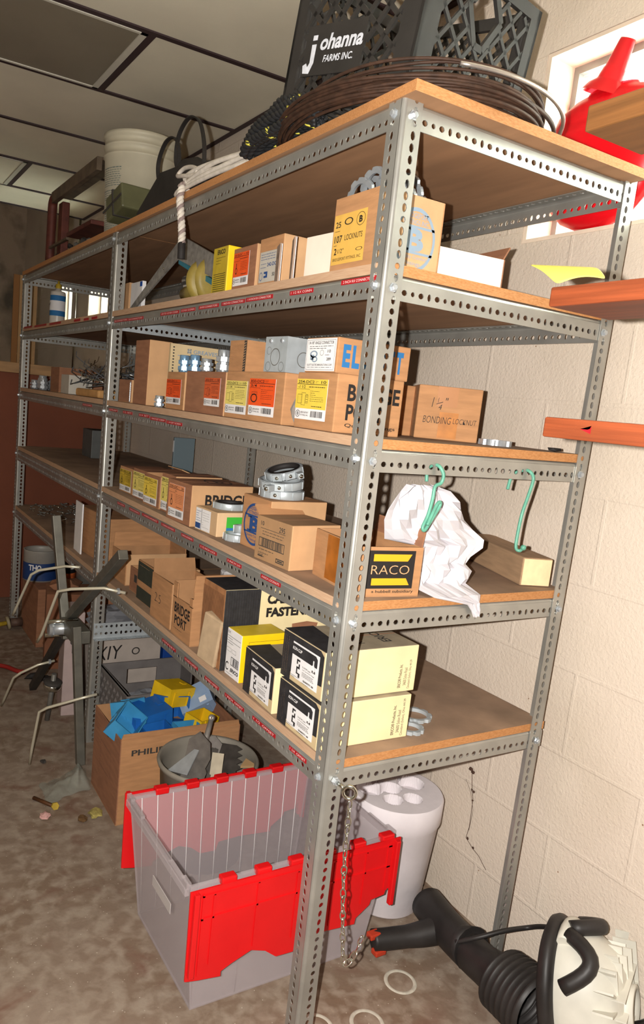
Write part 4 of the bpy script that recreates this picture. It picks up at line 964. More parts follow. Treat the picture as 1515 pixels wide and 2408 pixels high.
# BRIDGE PORT open carton with notched front
c = Carton('open carton with black BRIDGE PORT print on its notched front and tall back flap', .006, .672, T5, .13, .132, .150, m=CARD, open_top=True, front_h=.108)
p = c.panel('front', 0, 0, 1, 1); p.txt('BRIDGE', .12, .44, .92, .63, INK, .03); p.txt('PORT', .16, .22, .78, .40, INK, .03); p.lines(.16, .12, .8, .18, 1, INKG, .0007)
for (u, h) in ((.0, .148), (.86, .13)):
    c.mb.box(0, .003, .132 * (1 - u - .14) if u else .132 * .80, .132 * (1 - u) if u else .132, .106, h, CARD)
c.flap('near', .045, 5, m=CARD); c.done()
c = Carton('open plain carton with scribble beside the BRIDGE PORT carton', .008, .82, T5, .14, .155, .132, m=CARD, m_end=CARDL, open_top=True)
p = c.panel('front', 0, 0, 1, 1); p.txt('2.5', .2, .4, .5, .6, INKG, -.02, rot=0); c.flap('far', .04, 15, m=CARDI); c.done()
c = Carton('open carton with two dark green printed bands on its front', .030, .992, T5, .14, .165, .128, m=CARD, m_end=CARDL, open_top=True)
DG = mat('dark_green_print', 0x34382f, .6, 0, .1, 50)
p = c.panel('front', 0, 0, 1, 1); p.rect(.0, .50, 1.0, .97, DG); p.rect(0, .02, 1.0, .34, DG); p.lines(.1, .86, .9, .92, 1, CARDL, .0004); c.done()
c = Carton('small low open carton with a dark square mark', .042, 1.178, T5, .12, .085, .082, m=CARDD, m_end=CARDL, open_top=True)
p = c.panel('front', .5, .45, .8, .75); p.rect(0, 0, 1, 1, INKG); c.done()
c = Carton('wide open carton with a tall notched back panel and white crumpled paper inside', .040, 1.305, T5, .22, .15, .108, m=CARD, m_end=CARDL, open_top=True)
c.flap('back', .05, 0, m=CARD); c.flap('far', .05, 4, m=CARD); c.done()
mb = MB(); lump(mb, (.30, 1.03, T5 + .10), .035, WHITE, 9, 2, .22, (1, 1.4, .6)); mb.box(.22, .38, .96, 1.1, T5 + .0008, T5 + .085, CARDI); single('paper_carton', mb, 'crumpled white printed paper poking out of a carton behind the green banded one', 'paper')
c = Carton('large plain carton behind the middle post on the fifth shelf, its tall flap up', .064, 1.565, T5, .31, .33, .182, yaw=4, m=CARD, m_end=CARD); c.done()
for k, (x, y, lb) in enumerate([(.020, 1.79, 'white board standing against the left side of the large plain carton'), (.16, 1.63, 'white board rising above the large plain carton right of the middle post')]):
    mb = MB(); mb.box(0, .006, 0, .11, 0, [.20, .05][k], WHITE, bev=.001); single('white_board', mb, lb, 'board', 'white boards by the large carton', (x, y, T5 + [.0008, .184][k]), (0, 0, math.radians(-2)))
mb = MB(); rr = random.Random(3)
for k in range(90):
    x = rr.uniform(.04, .3); y = rr.uniform(2.3, 2.9); z = T5 + .004 + rr.uniform(0, .03) * (1 - abs(x - .17) * 4); a = rr.uniform(0, 6.3); z = max(z, T5 + .003)
    d = Vector((math.cos(a), math.sin(a), rr.uniform(-.3, .5))) * .02; P0 = Vector((x, y, z + .004)); mb.tube([P0 - d * .5, P0 + d], .0022, STEEL if k % 3 else CHROME, 5); mb.lathe([(0, 0), (.006, 0), (.005, .003), (0, .004)], STEEL, 6, M=Matrix.Translation(P0 + d))
o = single('loose_screws', mb, 'scattered heap of bolts and screws at the far end of the fifth shelf', 'screws'); o['kind'] = 'stuff'
for k, (x, y, z, R0, lb) in enumerate([(.315, .118, 0, .038, 'large zinc ring lying on the bare fifth shelf, farther of the two'), (.258, .066, 0, .030, 'smaller zinc locknut lying nearer the board end on the fifth shelf')]):
    single('zinc_ring', locknut(R0, R0 - .009, .008, 9, GALVL), lb, 'locknut', 'loose rings on the fifth shelf', (x, y, T5 + .0006), (0, 0, k))

# ================================================================== things on top of the unit
TT = T1 + .0006
# milk crate: lattice walls around four corner columns
BLK = mat('dusty_black_plastic', 0x272421, .7, 0, .18, 18, bump=.1, bscale=80)
CW = .33; CH = .262
crate = thing('milk_crate', 'dusty black plastic milk crate with white Johanna Farms lettering on top of the shelving', 'crate', (.043, .063, TT + .002), rot=(Matrix.Rotation(math.radians(12), 3, 'Z') @ Matrix.Rotation(math.radians(9), 3, 'X')).to_euler())
def bar2(mb, p, q, w, t, y0, m):
    """flat lattice bar between two points of a wall (u, v)"""
    d = Vector((q[0] - p[0], q[1] - p[1])); L_ = d.length
    if L_ < .004: return
    d /= L_; n = Vector((-d.y, d.x)) * w / 2
    P = [(p[0] - n.x, p[1] - n.y), (q[0] - n.x, q[1] - n.y), (q[0] + n.x, q[1] + n.y), (p[0] + n.x, p[1] + n.y)]
    vs = [(a, y0, b) for a, b in P] + [(a, y0 + t, b) for a, b in P]
    mb.add(vs, [(0, 1, 2, 3), (7, 6, 5, 4), (0, 4, 5, 1), (1, 5, 6, 2), (2, 6, 7, 3), (3, 7, 4, 0)], m)
def crate_wall(kind):
    mb = MB(); c0, c1 = .030, CW - .030; z0, z1 = .022, CH - .022
    mb.box(0, CW, 0, .010, 0, z0, BLK); mb.box(.0, CW, 0, .010, z1, CH, BLK)
    e0 = .046 if kind == 'hole' else .0; e1 = .046 if kind == 'logo' else 0.0
    mb.box(0, max(c0, e0), 0, .007, z0, z1, BLK); mb.box(min(c1, CW - e1), CW, 0, .007, z0, z1, BLK)
    logo = (.045, .06, .205, .148) if kind == 'logo' else None
    hole = (.165, .188, .050, .046)
    def clipped(p, q):
        N_ = 60; run = None
        for i in range(N_ + 1):
            t = i / N_; u = p[0] + (q[0] - p[0]) * t; v = p[1] + (q[1] - p[1]) * t
            ok = c0 <= u <= c1 and z0 <= v <= z1
            if logo and logo[0] < u < logo[2] and logo[1] < v < logo[3]: ok = False
            if kind == 'hole' and abs(u - hole[0]) / hole[2] + abs(v - hole[1]) / hole[3] < 1.15 and abs(u - hole[0]) < hole[2] * .82: ok = False
            if ok and run is None: run = (u, v)
            if (not ok or i == N_) and run is not None:
                bar2(mb, run, (u, v), .0085 if kind == 'logo' else .0075, .005, .001, BLK); run = None
    st = .040
    k = -12
    while k < 26:
        u = k * st
        clipped((u, 0), (u + CH * .78, CH)); k += 1
    k = -12
    while k < 26:
        u = k * st * 1.55
        clipped((u, CH), (u + CH * 1.25, 0)); k += 1
    if kind == 'hole':
        P = [(hole[0] + hole[2] * a, hole[1] + hole[3] * b) for a, b in ((-1, .25), (-.45, 1), (.45, 1), (1, .25), (.25, -1), (-.25, -1))]
        for a, b in zip(P, P[1:] + P[:1]): bar2(mb, a, b, .012, .008, .0, BLK)
    if logo: mb.box(logo[0], logo[2], -.001, .004, logo[1], logo[3], BLK)
    return mb
walls = [('hole', (0, 0, 0), 0), ('logo', (0, CW, 0), -PI / 2), ('plain', (CW, CW, 0), PI), ('plain', (CW, 0, 0), PI / 2)]
for kd, lc, rz in walls: crate_wall(kd).build('lattice_wall', crate, lc, (0, 0, rz))
for (x, y) in ((0, 0), (CW, 0), (0, CW), (CW, CW)):
    mb = MB(); x0 = min(max(x - .020, .010), CW - .042) if 0 else (.008 if x == 0 else CW - .030); y0 = .008 if y == 0 else CW - .030
    mb.box(x0, x0 + .022, y0, y0 + .022, .001, CH - .002, BLK, bev=.004); mb.build('corner_column', crate)
mb = MB()
for k in range(9): mb.box(.012, CW - .012, .02 + k * .035, .028 + k * .035, .002, .008, BLK); mb.box(.02 + k * .035, .028 + k * .035, .012, CW - .012, .009, .012, BLK)
mb.build('bottom_grid', crate)
mb = MB(); lw_ = mat('worn_white_print', 0xc9ccd4, .6, 0, .1, 80)
p = Panel(mb, (-.0012, CW - .045, .060), (0, -1, 0), (0, 0, 1), .16, .088, None, .0006)
p.txt('ohanna', .27, .48, .98, .80, lw_, .03, .15); p.txt('FARMS INC.', .36, .24, .86, .38, lw_, .02, .15)
p.poly([(.12, .62), (.20, .62), (.20, .25), (.14, .04), (.03, .06), (.01, .22), (.07, .26), (.10, .18), (.13, .26)], lw_); p.rect(.12, .70, .20, .80, lw_)
mb.build('lettering', crate)
# coil of rusty cable around the crate
RUST = mat('rusty_brown_cable', 0x3e291d, .65, .25, .3, 60)
mb = MB(); rr = random.Random(21)
def loop(mb, cx, cy, z, rx, ry, tilt, r, m, ph=0, n=72, wob=.006):
    P = []; w1 = rr.uniform(0, 6); w2 = rr.uniform(0, 6)
    for i in range(n):
        a = 2 * PI * i / n
        x = cx + (rx + wob * math.sin(3 * a + w1)) * math.cos(a); y = cy + (ry + wob * math.sin(2 * a + w2)) * math.sin(a)
        zz = z + tilt * math.cos(a - ph) + wob * .8 * math.sin(4 * a + w2); P.append((x, y, max(zz, TT + .004)))
    mb.tube(P, r, m, 6, closed=True)
for k in range(26):
    e_ = rr.uniform(0, .028); loop(mb, .190 + rr.uniform(-.004, .004), .246 + rr.uniform(-.004, .004), TT + .005 + .0010 * k + rr.uniform(0, .003), .214 + e_, .264 + e_, .0004 * k, .0034, RUST, rr.uniform(3.9, 4.3), wob=.003)
for k in range(3): loop(mb, .200, .240, TT + .030 + .003 * k, .228, .278, .022 + .003 * k, .003, RUST, 4.15, wob=.004)
coil = mb
coil = coil.build('cable_coil'); tag(coil, 'thick coil of rusty brown cable loops lying around the milk crate', 'cable')
q = MB(); TAPEC = mat('bare_steel_strap', 0xbdb5ae, .35, .8, .1, 30)
for k, (r_, z_, dx_) in enumerate([(.285, .030, .0), (.292, .055, .010), (.272, .016, .004)]):
    P = [(.206 + dx_ + r_ * math.cos(a), .250 + r_ * math.sin(a), TT + z_ + .03 * math.sin(a * 1.0 + 3.6) * 0 + (.02 if a < -1.3 else 0) * 0) for a in [(-2.0 + 1.9 * i / 30) for i in range(31)]]
    P = [(x, y, max(TT + .004, z - .045 * max(0, (i - 20) / 10))) for i, (x, y, z) in enumerate(P)]
    q.tube(P, .0042, TAPEC if k else RUST, 6)
q.build('loose_loop', coil)
# black rope with yellow flecks
ROPE = mat('black_rope', 0x1d1e20, .6, 0, .2, 80); FLK = mat('yellow_fleck', 0xc8c04a, .6)
mb = MB(); rr = random.Random(31)
def rope(mb, P, r, m, m2=None, strands=3, pitch=.03, fleck=None):
    """twisted strands laid round a path"""
    P = catmull(P, 10); L_ = 0; pts = [P[0]]; acc = [0.0]
    for a, b in zip(P, P[1:]): L_ += (b - a).length; acc.append(L_); pts.append(b)
    for s_ in range(strands):
        out = []; up = None
        for i, p_ in enumerate(pts):
            t = (pts[min(i + 1, len(pts) - 1)] - pts[max(i - 1, 0)]).normalized()
            if up is None: up = t.orthogonal().normalized()
            up = (up - t * up.dot(t)).normalized(); w = t.cross(up); a = 2 * PI * (acc[i] / pitch + s_ / strands)
            out.append(p_ + (up * math.cos(a) + w * math.sin(a)) * r * .5)
        mb.tube(out, r * .58, (m2 if (m2 and s_ == 0) else m), 6)
        if fleck:
            for i in range(4, len(out) - 4, 9):
                if rr.random() < .28: mb.tube([out[i - 1], out[i], out[i + 1]], r * .62, fleck, 5)
fronty = .345
for j in range(5):
    for k in range(4):
        y0 = .235 + .012 * j + rr.uniform(-.01, .01); y1 = .560 - .012 * j + rr.uniform(-.008, .008); z = TT + .010 + .017 * k; x = -.075 + .011 * j + .006 * k
        if k == 3: y0 += .05; y1 -= .05
        P = [(x, y0, z), (x - .006, y0 + .07, z + .012), (x - .004, (y0 + y1) / 2, z + .020 - .01 * (k == 0)), (x, y1 - .06, z + .012), (x + .012, y1, z - .004 if k else z)]
        P = [(a, b, max(c, TT + .009)) for a, b, c in P]
        rope(mb, P, .0098, ROPE, fleck=FLK, pitch=.05)
black_rope = mb.build('rope_bundle', None, (.05, .0, 0)); tag(black_rope, 'bundle of black rope with yellow flecks on the front edge of the top', 'rope')
black_rope.location = (.048, 0, 0)
# white rope hanging over the edge
WR = mat('white_rope', 0xcdc5ba, .7, 0, .1, 60); WR2 = mat('lilac_strand', 0x8c7c78, .7)
mb = MB()
rope(mb, [(-.004, .935, TT + .010), (-.012, .915, TT + .012), (-.020, .905, TT - .020), (-.018, .897, TT - .060), (-.014, .89, TT - .105), (-.014, .885, TT - .140)], .0105, WR, WR2, pitch=.032)
rope(mb, [(.03, .70, TT + .030), (.02, .80, TT + .030), (.0, .88, TT + .022), (-.010, .93, TT + .014)], .010, WR, WR2, pitch=.032)
wr = mb.build('white_rope'); tag(wr, 'twisted white rope with loops hanging over the front edge of the top shelf', 'rope')
q = MB(); q.tube(catmull([(-.014, .885, TT - .138), (-.015, .881, TT - .158), (-.013, .884, TT - .178)], 4), .0105, INK, 10, rs=None); q.build('black_tape_end', wr)
q = MB()
for k, P in enumerate([[(.02, .60, TT + .035), (.0, .75, TT + .038), (-.006, .88, TT + .022), (-.002, .98, TT + .008), (.015, 1.0, TT + .006), (.01, .93, TT + .012)],
                       [(.03, .60, TT + .022), (.01, .72, TT + .026), (-.004, .85, TT + .030), (-.004, .94, TT + .045), (.006, 1.00, TT + .060), (.012, .97, TT + .074), (.01, .90, TT + .062), (.004, .86, TT + .04), (.002, .92, TT + .022)],
                       [(.02, .58, TT + .012), (.004, .70, TT + .012), (-.004, .82, TT + .010), (-.006, .92, TT + .008)],
                       [(.03, .62, TT + .044), (.02, .74, TT + .050), (.004, .86, TT + .048), (.0, .93, TT + .040), (.004, .91, TT + .025), (.01, .84, TT + .022)],
                       [(.015, .60, TT + .028), (-.002, .78, TT + .020), (-.006, .90, TT + .014)]]):
    q.tube(catmull(P, 8), .0058, WR, 8)
q.build('rope_loop', wr)
# black cloth covered lump with two strap loops, behind the rope
BC = mat('black_rubber_sheet', 0x2a2725, .6, 0, .25, 12, bump=.3, bscale=12)
t = thing('strapped_bag', 'black bag with two tall strap loops slumped on the top shelf behind the white rope', 'bag', (.13, 1.16, TT))
bm = bmesh.new(); bmesh.ops.create_icosphere(bm, subdivisions=3, radius=1)
rr = random.Random(12)
for v in bm.verts:
    x, y, z = v.co; k = 1 + .05 * math.sin(7 * x + 3 * y) + .04 * math.sin(9 * y + 5 * z)
    zz = max(z, -.55); v.co = Vector((x * .095 * k, y * .29 * k, (zz + .55) * (.075 + .03 * max(0, 1 - abs(y + .1) * 1.6)) * k))
    if v.co.z < .002: v.co.z = 0
bm.verts.index_update(); mb = MB(); mb.add([v.co.copy() for v in bm.verts], [tuple(v.index for v in f.verts) for f in bm.faces], BC, True); bm.free()
mb.prism([(-.28, 0), (.22, 0), (.24, .03), (.05, .115), (-.16, .10), (-.30, .04)], .006, BC, Matrix(((0, 0, 1, -.10), (1, 0, 0, 0), (0, 1, 0, 0), (0, 0, 0, 1)))); mb.build('body', t)
def strap(name, P, w, th, m, par):
    mb = MB(); P = catmull(P, 8); vs = []
    for i, p_ in enumerate(P):
        tt = (P[min(i + 1, len(P) - 1)] - P[max(i - 1, 0)]).normalized(); n = tt.cross(Vector((1, .3, 0))).normalized(); s_ = Vector((1, .3, 0)).normalized()
        for a, b in ((-1, -1), (1, -1), (1, 1), (-1, 1)): vs.append(p_ + s_ * w / 2 * a + n * th / 2 * b)
    fs = []
    for i in range(len(P) - 1):
        for k in range(4): fs.append((4 * i + k, 4 * i + (k + 1) % 4, 4 * i + 4 + (k + 1) % 4, 4 * i + 4 + k))
    mb.add(vs, fs, m); mb.build(name, par)
strap('strap_loop', [(-.05, .13, .08), (-.05, .19, .13), (-.05, .205, .19), (-.05, .15, .238), (-.05, .07, .23), (-.05, .03, .17), (-.05, .04, .11)], .013, .004, BC, t)
strap('strap_loop', [(-.04, .03, .11), (-.04, .08, .17), (-.04, .07, .24), (-.04, .0, .272), (-.04, -.08, .245), (-.04, -.13, .17), (-.04, -.14, .09)], .013, .004, BC, t)
for (y, z) in ((.13, .095), (.02, .105), (-.14, .07)):
    mb = MB(); mb.box(-.065, -.03, y - .03, y + .03, z - .014, z + .014, INK, bev=.005); mb.build('buckle', t)
# olive plastic lamp guard
OL = mat('olive_translucent', 0x6c6c4c, .4, 0, .1, 20, trans=.35)
t = thing('plastic_case', 'tilted olive green see through plastic case with dark seams beside the bucket', 'case', (.000, 1.475, TT + .012), rot=(math.radians(-14), 0, math.radians(4)))
mb = MB(); mb.box(0, .11, -.02, .12, .042, .125, OL, bev=.006); mb.build('body', t)
for (a, b, c_, d) in ((-.002, .112, .048, .054),): 
    mb = MB(); mb.box(-.003, .113, .048, .056, .040, .128, INKG); mb.box(-.003, .0, -.02, .14, .080, .087, INKG); mb.build('seam', t)
# pail
t = thing('plastic_pail', 'white five gallon plastic pail with printed text and a wire handle on the top shelf', 'bucket', (.180, 1.83, TT), math.radians(200)); t.scale = (1.09, 1.09, 1.04)
PW = mat('dirty_white_plastic', 0xbdb6a0, .5, 0, .08, 8)
mb = MB(); mb.lathe([(0, .002), (.108, .002), (.110, 0), (.1225, .29), (.1265, .292), (.1265, .298), (.123, .300), (.1235, .322), (.1275, .324), (.1275, .330), (.124, .332), (.125, .352), (.130, .354), (.130, .368), (.126, .37), (.122, .366), (.120, .30), (.106, .006), (0, .006)], PW, 48); mb.build('body', t)
q = MB()
a0 = math.radians(-20) 
def cyl_rect(mb, r0, r1, z0, z1, a0, a1, m, off=.0006, n=8):
    vs = []; 
    for i in range(n + 1):
        a = a0 + (a1 - a0) * i / n
        for z in (z0, z1): r = r0 + (r1 - r0) * z / .29 + off; vs.append((r * math.cos(a), r * math.sin(a), z))
    mb.add(vs, [(2 * i, 2 * i + 2, 2 * i + 3, 2 * i + 1) for i in range(n)], m, True)
rr = random.Random(2)
for blk in range(3):
    for i in range(9):
        z = .245 - blk * .075 - i * .0072; a = -.42
        while a < .30:
            w_ = rr.uniform(.04, .13); cyl_rect(q, .110, .1225, z, z + (.0038 if (i == 0) else .0024), a, min(a + w_, .34), mat('grey_green_print', 0x717a74, .7), n=2); a += w_ + .022
q.build('printed_text', t)
q = MB(); q.tube(catmull([(-.03, -.130, .335), (-.06, -.137, .28), (-.09, -.14, .20), (-.12, -.13, .12), (-.135, -.11, .05), (-.138, -.095, .03), (-.139, -.05, .022), (-.139, .0, .05)], 6), .0022, STEEL, 6); q.build('wire_handle', t)
q = MB(); q.tube([(-.1385, -.10, .034), (-.1395, -.06, .022)], .008, mat('tan_grip', 0xb99a7c, .6), 10); q.build('handle_grip', t)
# rusty C frame with a flat top bar
RB = mat('rusty_brown_paint', 0x5a2c22, .6, .2, .25, 20)
t = thing('bench_tool', 'rusty brown C shaped bench tool with worn flat top bar at the far end', 'tool', (.06, 2.40, TT))
mb = MB(); mb.box(.0, .022, -.40, .34, .295, .345, mat('worn_wood_bar', 0x645544, .6, .2, .3, 12), bev=.002); mb.box(.022, .10, -.40, .36, .335, .345, MATS['worn_wood_bar']); mb.build('top_bar', t)
mb = MB(); mb.tube(catmull([(.012, .33, .318), (.012, .355, .29), (.012, .36, .20), (.012, .365, .04)], 6), .022, RB, 8); mb.box(.03, .065, .24, .31, .03, .295, RB, bev=.004); mb.build('upright', t)
mb = MB(); mb.box(.0, .14, -.36, .02, .10, .118, RB, bev=.003); mb.box(-.0, .02, -.36, .40, .0, .016, RB); mb.box(0, .012, .02, .40, .09, .1, MATS['worn_wood_bar']); mb.build('base_frame', t)
mb = MB(); rr = random.Random(7)
for k in range(26): lump(mb, (rr.uniform(.02, .12), rr.uniform(-.3, .33), rr.uniform(.040, .075)), rr.uniform(.012, .020), rr.choice((INK, STEEL, INKG)), k, 1, .3)
o = single('scrap_heap', mb, 'dark heap of metal scraps lying inside the base of the rusty bench tool', 'scraps', None, (.06, 2.40, TT + .0)); o['kind'] = 'stuff'

# red funnel like jug on the window sill
RJ = mat('translucent_red_plastic', 0xe0101c, .3, 0, .03, 10, spec=.5, trans=.15)
t = thing('red_jug', 'big glossy red plastic jug with a long slanting spout standing in the near window', 'jug', (.688, .155, 1.7785))
mb = MB(); S_ = Matrix.Diagonal((.37, 1, 1, 1)) 
mb.lathe([(0, 0), (.05, .004), (.09, .022), (.125, .055), (.145, .10), (.158, .155), (.165, .20), (.163, .215), (.150, .222), (.148, .232), (.135, .262), (.10, .283), (.066, .293), (.062, .30)], RJ, 48, M=S_); mb.build('body', t)
mb = MB(); Mn = Matrix.Translation((-.02, .005, .288)) @ Matrix.Rotation(math.radians(22), 4, 'X')
mb.lathe([(.058, -.004), (.048, .012), (.034, .022), (.032, .026), (.028, .045), (.026, .047), (.019, .100), (.018, .104), (.015, .104), (.014, .05)], RJ, 32, M=Mn @ Matrix.Diagonal((.75, 1, 1, 1))); mb.build('spout', t)
mb = MB()
for k in range(5): mb.tube([(-.0565 + .001 * k, .062 + .014 * k, .155 + .004 * k), (-.050, .052 + .014 * k, .205)], .0012, mat('white_scratch', 0xf0c8c8, .5), 5)
mb.build('moulded_rib', t)

# ================================================================== the neighbouring shelves at the right
MAHO = mat('red_stained_wood', 0x7a3a1e, .5, 0, .22, 5, stretch=(12, 1, 30), bump=.08, bscale=60)
MAHO2 = mat('brown_stained_wood', 0x6c4624, .5, 0, .22, 4, stretch=(12, 1, 26), bump=.08, bscale=60)
for k, (ye, z0, th, dp, mt, lb) in enumerate([(-.375, 1.684, .031, .115, MAHO2, 'thick brown wooden shelf board jutting in at the right edge before the window'), (-.360, 1.474, .025, .125, MAHO, 'reddish wooden shelf board at the right edge with yellow paper on it'), (-.382, 1.307, .026, .30, MAHO, 'lowest red stained shelf board jutting in at the right edge at eye level')]):
    mb = MB(); mb.box(0, dp, -1.30, ye, z0, z0 + th, mt, bev=.0025)
    o = single('wall_shelf_board', mb, lb, 'shelf', 'stained shelf boards at the right edge')
# a frame carries them, out of view to the right
t = thing('shelf_upright', 'plain wooden upright post carrying the stained shelf boards, out of view at right', 'post', (.05, -1.28, 0))
mb = MB(); mb.box(0, .04, -.04, -.021, 0, 1.8, MAHO2); mb.build('post', t)
YP = mat('yellow_paper', 0xf6f06a, .5)
g = []
for i in range(9):
    row = []
    for j in range(5):
        u = i / 8; v = j / 4
        a_ = Vector((.003, -.366, 1.502)).lerp(Vector((.003, -.440, 1.502)), u); b__ = Vector((.05, -.270, 1.545)).lerp(Vector((.05, -.380, 1.530)), u)
        q_ = a_.lerp(b__, v); q_.z += .006 * math.sin(PI * u) * (1 - v) + .004 * math.sin(PI * v)
        row.append(tuple(q_))
    g.append(row)
o = sheet('yellow_paper', g, YP, .0004); tag(o, 'curling bright yellow sheet of paper on the middle stained board at right', 'paper')
mb = MB(); p = Panel(mb, (-.0006, -.44, 1.316), (0, -1, 0), (0, 0, 1), .016, .010, None, .0003); p.poly([(0, .5), (1, 1), (1, 0)], TAPE); p.poly([(0, .5), (1, 1), (.9, .62), (.7, .5)], WHITE)
o2 = mb.build('red_sticker', bpy.data.objects['wall_shelf_board.002']); 

# ================================================================== floor, near end
# translucent tote with red split lid
MILK = mat('milky_translucent', 0xc9bfc2, .4, 0, 0, alpha=.30, spec=.4)
t = thing('lidded_tote', 'translucent plastic tote with red hinged lid halves hanging open, under the near end', 'tote', (0, 0, .0004))
x0, x1, y0, y1, zt = -.172, .362, .187, .562, .318; ins = .035; wt = .0035
def quadpanel(mb, A, B, C_, D, th, m):
    A, B, C_, D = map(Vector, (A, B, C_, D)); n = (B - A).cross(D - A).normalized() * th
    P = [A, B, C_, D, A + n, B + n, C_ + n, D + n]
    mb.add(P, [(0, 3, 2, 1), (4, 5, 6, 7), (0, 1, 5, 4), (1, 2, 6, 5), (2, 3, 7, 6), (3, 0, 4, 7)], m)
bl, br = (x0 + ins, y0 + ins * .6), (x1 - ins, y1 - ins * .6)
mb = MB()
quadpanel(mb, (bl[0], bl[1], .003), (br[0], bl[1], .003), (x1, y0, zt), (x0, y0, zt), -wt, MILK)
quadpanel(mb, (br[0], br[1], .003), (bl[0], br[1], .003), (x0, y1, zt), (x1, y1, zt), -wt, MILK)
quadpanel(mb, (bl[0], br[1], .003), (bl[0], bl[1], .003), (x0, y0, zt), (x0, y1, zt), -wt, MILK)
quadpanel(mb, (br[0], bl[1], .003), (br[0], br[1], .003), (x1, y1, zt), (x1, y0, zt), -wt, MILK)
mb.box(bl[0], br[0], bl[1], br[1], .0, .004, MILK); mb.build('body', t)
mb = MB()   # rim and the stepped side notches
mb.box(x0 - .010, x0 + .001, y0, y1, zt - .020, zt - .002, MILK, bev=.002); mb.box(x1 - .001, x1 + .006, y0, y1, zt - .020, zt - .002, MILK, bev=.002)
for (a, b, h) in ((y0, y0 + .03, .010), (y0 + .03, y0 + .10, .002), (y1 - .10, y1 - .03, .006), (y1 - .03, y1, .012)):
    mb.box(x0 - .008, x0 + .003, a, b, zt - .002, zt + h, MILK); mb.box(x1 - .003, x1 + .006, a, b, zt - .002, zt + h, MILK)
mb.box(x0, x1, y0 - .004, y0 + .003, zt - .008, zt + .004, MILK); mb.box(x0, x1, y1 - .003, y1 + .004, zt - .008, zt + .004, MILK)
mb.build('rim', t)

for k in range(12):
    mb = MB()
    x = x0 + .03 + k * .042; sk = .0; mb.tube([(x + .012 * (1 - 2 * (x - x0) / (x1 - x0)), br[1] - .0055, .01), (x, y1 - .006, zt - .004)], .0010, WHITE, 5); mb.build('wall_rib', t)
mb = MB()
for k in (2,): x = x0 + .03 + k * .05; mb.tube([(x + .012, bl[1] - .003, .01), (x, y0 - .003, zt - .1)], .0008, MILK, 5)
mb.build('wall_rib', t)
mb = MB(); mb.box(x0 - .0045 + .018, x0 + .012, .30, .41, .175, .20, mat('handle_slot', 0xb9b2b0, .5)); mb.build('hand_slot', t, None, None)
ZIG = [(-.175, .114), (-.145, .108), (-.091, .100), (-.091, .112), (-.067, .123), (-.02, .140), (.016, .127), (.046, .103), (.091, .101), (.099, .125), (.16, .128), (.26, .120), (.262, .135), (.299, .160), (.302, .172), (.341, .176), (.345, .19), (.358, .19), (.358, .145), (.372, .14)]
def lid(ypos, sgn, name='lid_half'):
    mb = MB(); lid_top = zt + .002
    pts = [(x, z) for x, z in ZIG]
    poly = [(-.178, lid_top)] + pts + [(.372, lid_top)]
    M = Matrix(((1, 0, 0, 0), (0, 0, sgn, ypos), (0, 1, 0, 0), (0, 0, 0, 1)))
    if sgn > 0: mb.prism(poly, .004, REDP, M)
    else: mb.prism(poly, .004, REDP, M)
    for (a, b, c_, d) in ((-.150, .345, .250, .254), (-.125, -.121, .14, .305), (-.02, -.016, .15, .305), (.08, .084, .14, .305), (.18, .184, .14, .305), (.27, .274, .17, .305), (-.15, -.146, .12, .31), (.335, .345, .19, .31), (-.15, .345, .303, .307)):
        yy = sorted((ypos - sgn * .003, ypos)); mb.box(a, b, yy[0], yy[1], c_, d, REDP)
    for a in (-.172, .352): yy = sorted((ypos - sgn * .012, ypos + sgn * .001)); mb.box(a, a + .012, yy[0], yy[1], .125 if a < 0 else .15, lid_top - .002, REDP, bev=.002)
    o = mb.build(name, t)
    for k in range(6):
        q = MB(); x = -.105 + k * .085; ya = ypos + sgn * .004; yb = (y0 + .006) if sgn > 0 else (y1 - .006); yy = sorted((ya, yb))
        q.box(x, x + .036, yy[0], yy[1], zt - .006, zt + .012, REDP, bev=.003); q.build('hinge_knuckle', o)
lid(.168, 1); lid(.583, -1)
# foam bucket with holes in its top
FOAM = mat('white_foam', 0xe3dcdf, .85, 0, .05, 12, bump=.25, bscale=40)
t = thing('foam_drum', 'white polystyrene drum with round hollows in its top standing in the corner', 'foam drum', (.507, .352, .0004))
mb = MB(); n = 48; rt, rb, h = .127, .098, .325
mb.lathe([(0, .0), (rb - .006, 0), (rb, .008), (rb + (rt - rb) * .78, h * .78), (rt - .001, h * .80), (rt, h - .008), (rt - .004, h - .002)], FOAM, n)
wells = [(-.068, .030, .036), (-.020, .072, .028), (-.012, .012, .030), (.060, .015, .038), (.010, -.055, .026), (.045, .078, .030), (-.045, -.040, .026)]
# top skin with the wells cut by a bmesh-free way: a fine polar grid whose points sink inside the wells
G = 90; vs = []; idx = {}
for i in range(G + 1):
    for j in range(G + 1):
        x = -rt + 2 * rt * i / G; y = -rt + 2 * rt * j / G; d = math.hypot(x, y)
        if d > rt - .004: x, y = x / d * (rt - .004), y / d * (rt - .004)
        z = h - .002
        for (a, b, r_) in wells:
            dd = math.hypot(x - a, y - b)
            if dd < r_: z = min(z, h - .002 - .028 * min(1, (r_ - dd) / .004))
        idx[(i, j)] = len(vs); vs.append((x, y, z))
fs = []
for i in range(G):
    for j in range(G):
        q = [idx[(i, j)], idx[(i + 1, j)], idx[(i + 1, j + 1)], idx[(i, j + 1)]]
        cx = -rt + 2 * rt * (i + .5) / G; cy = -rt + 2 * rt * (j + .5) / G
        if math.hypot(cx, cy) < rt - .001: fs.append(tuple(q))
mb.add(vs, fs, FOAM, False); mb.build('body', t)
q = MB(); q.lathe([(.004, .004), (.006, .003), (.0065, 0)], ZINC, 10, M=Matrix.Translation((-.07, .02, h - .029))); q.build('embedded_screw', t)
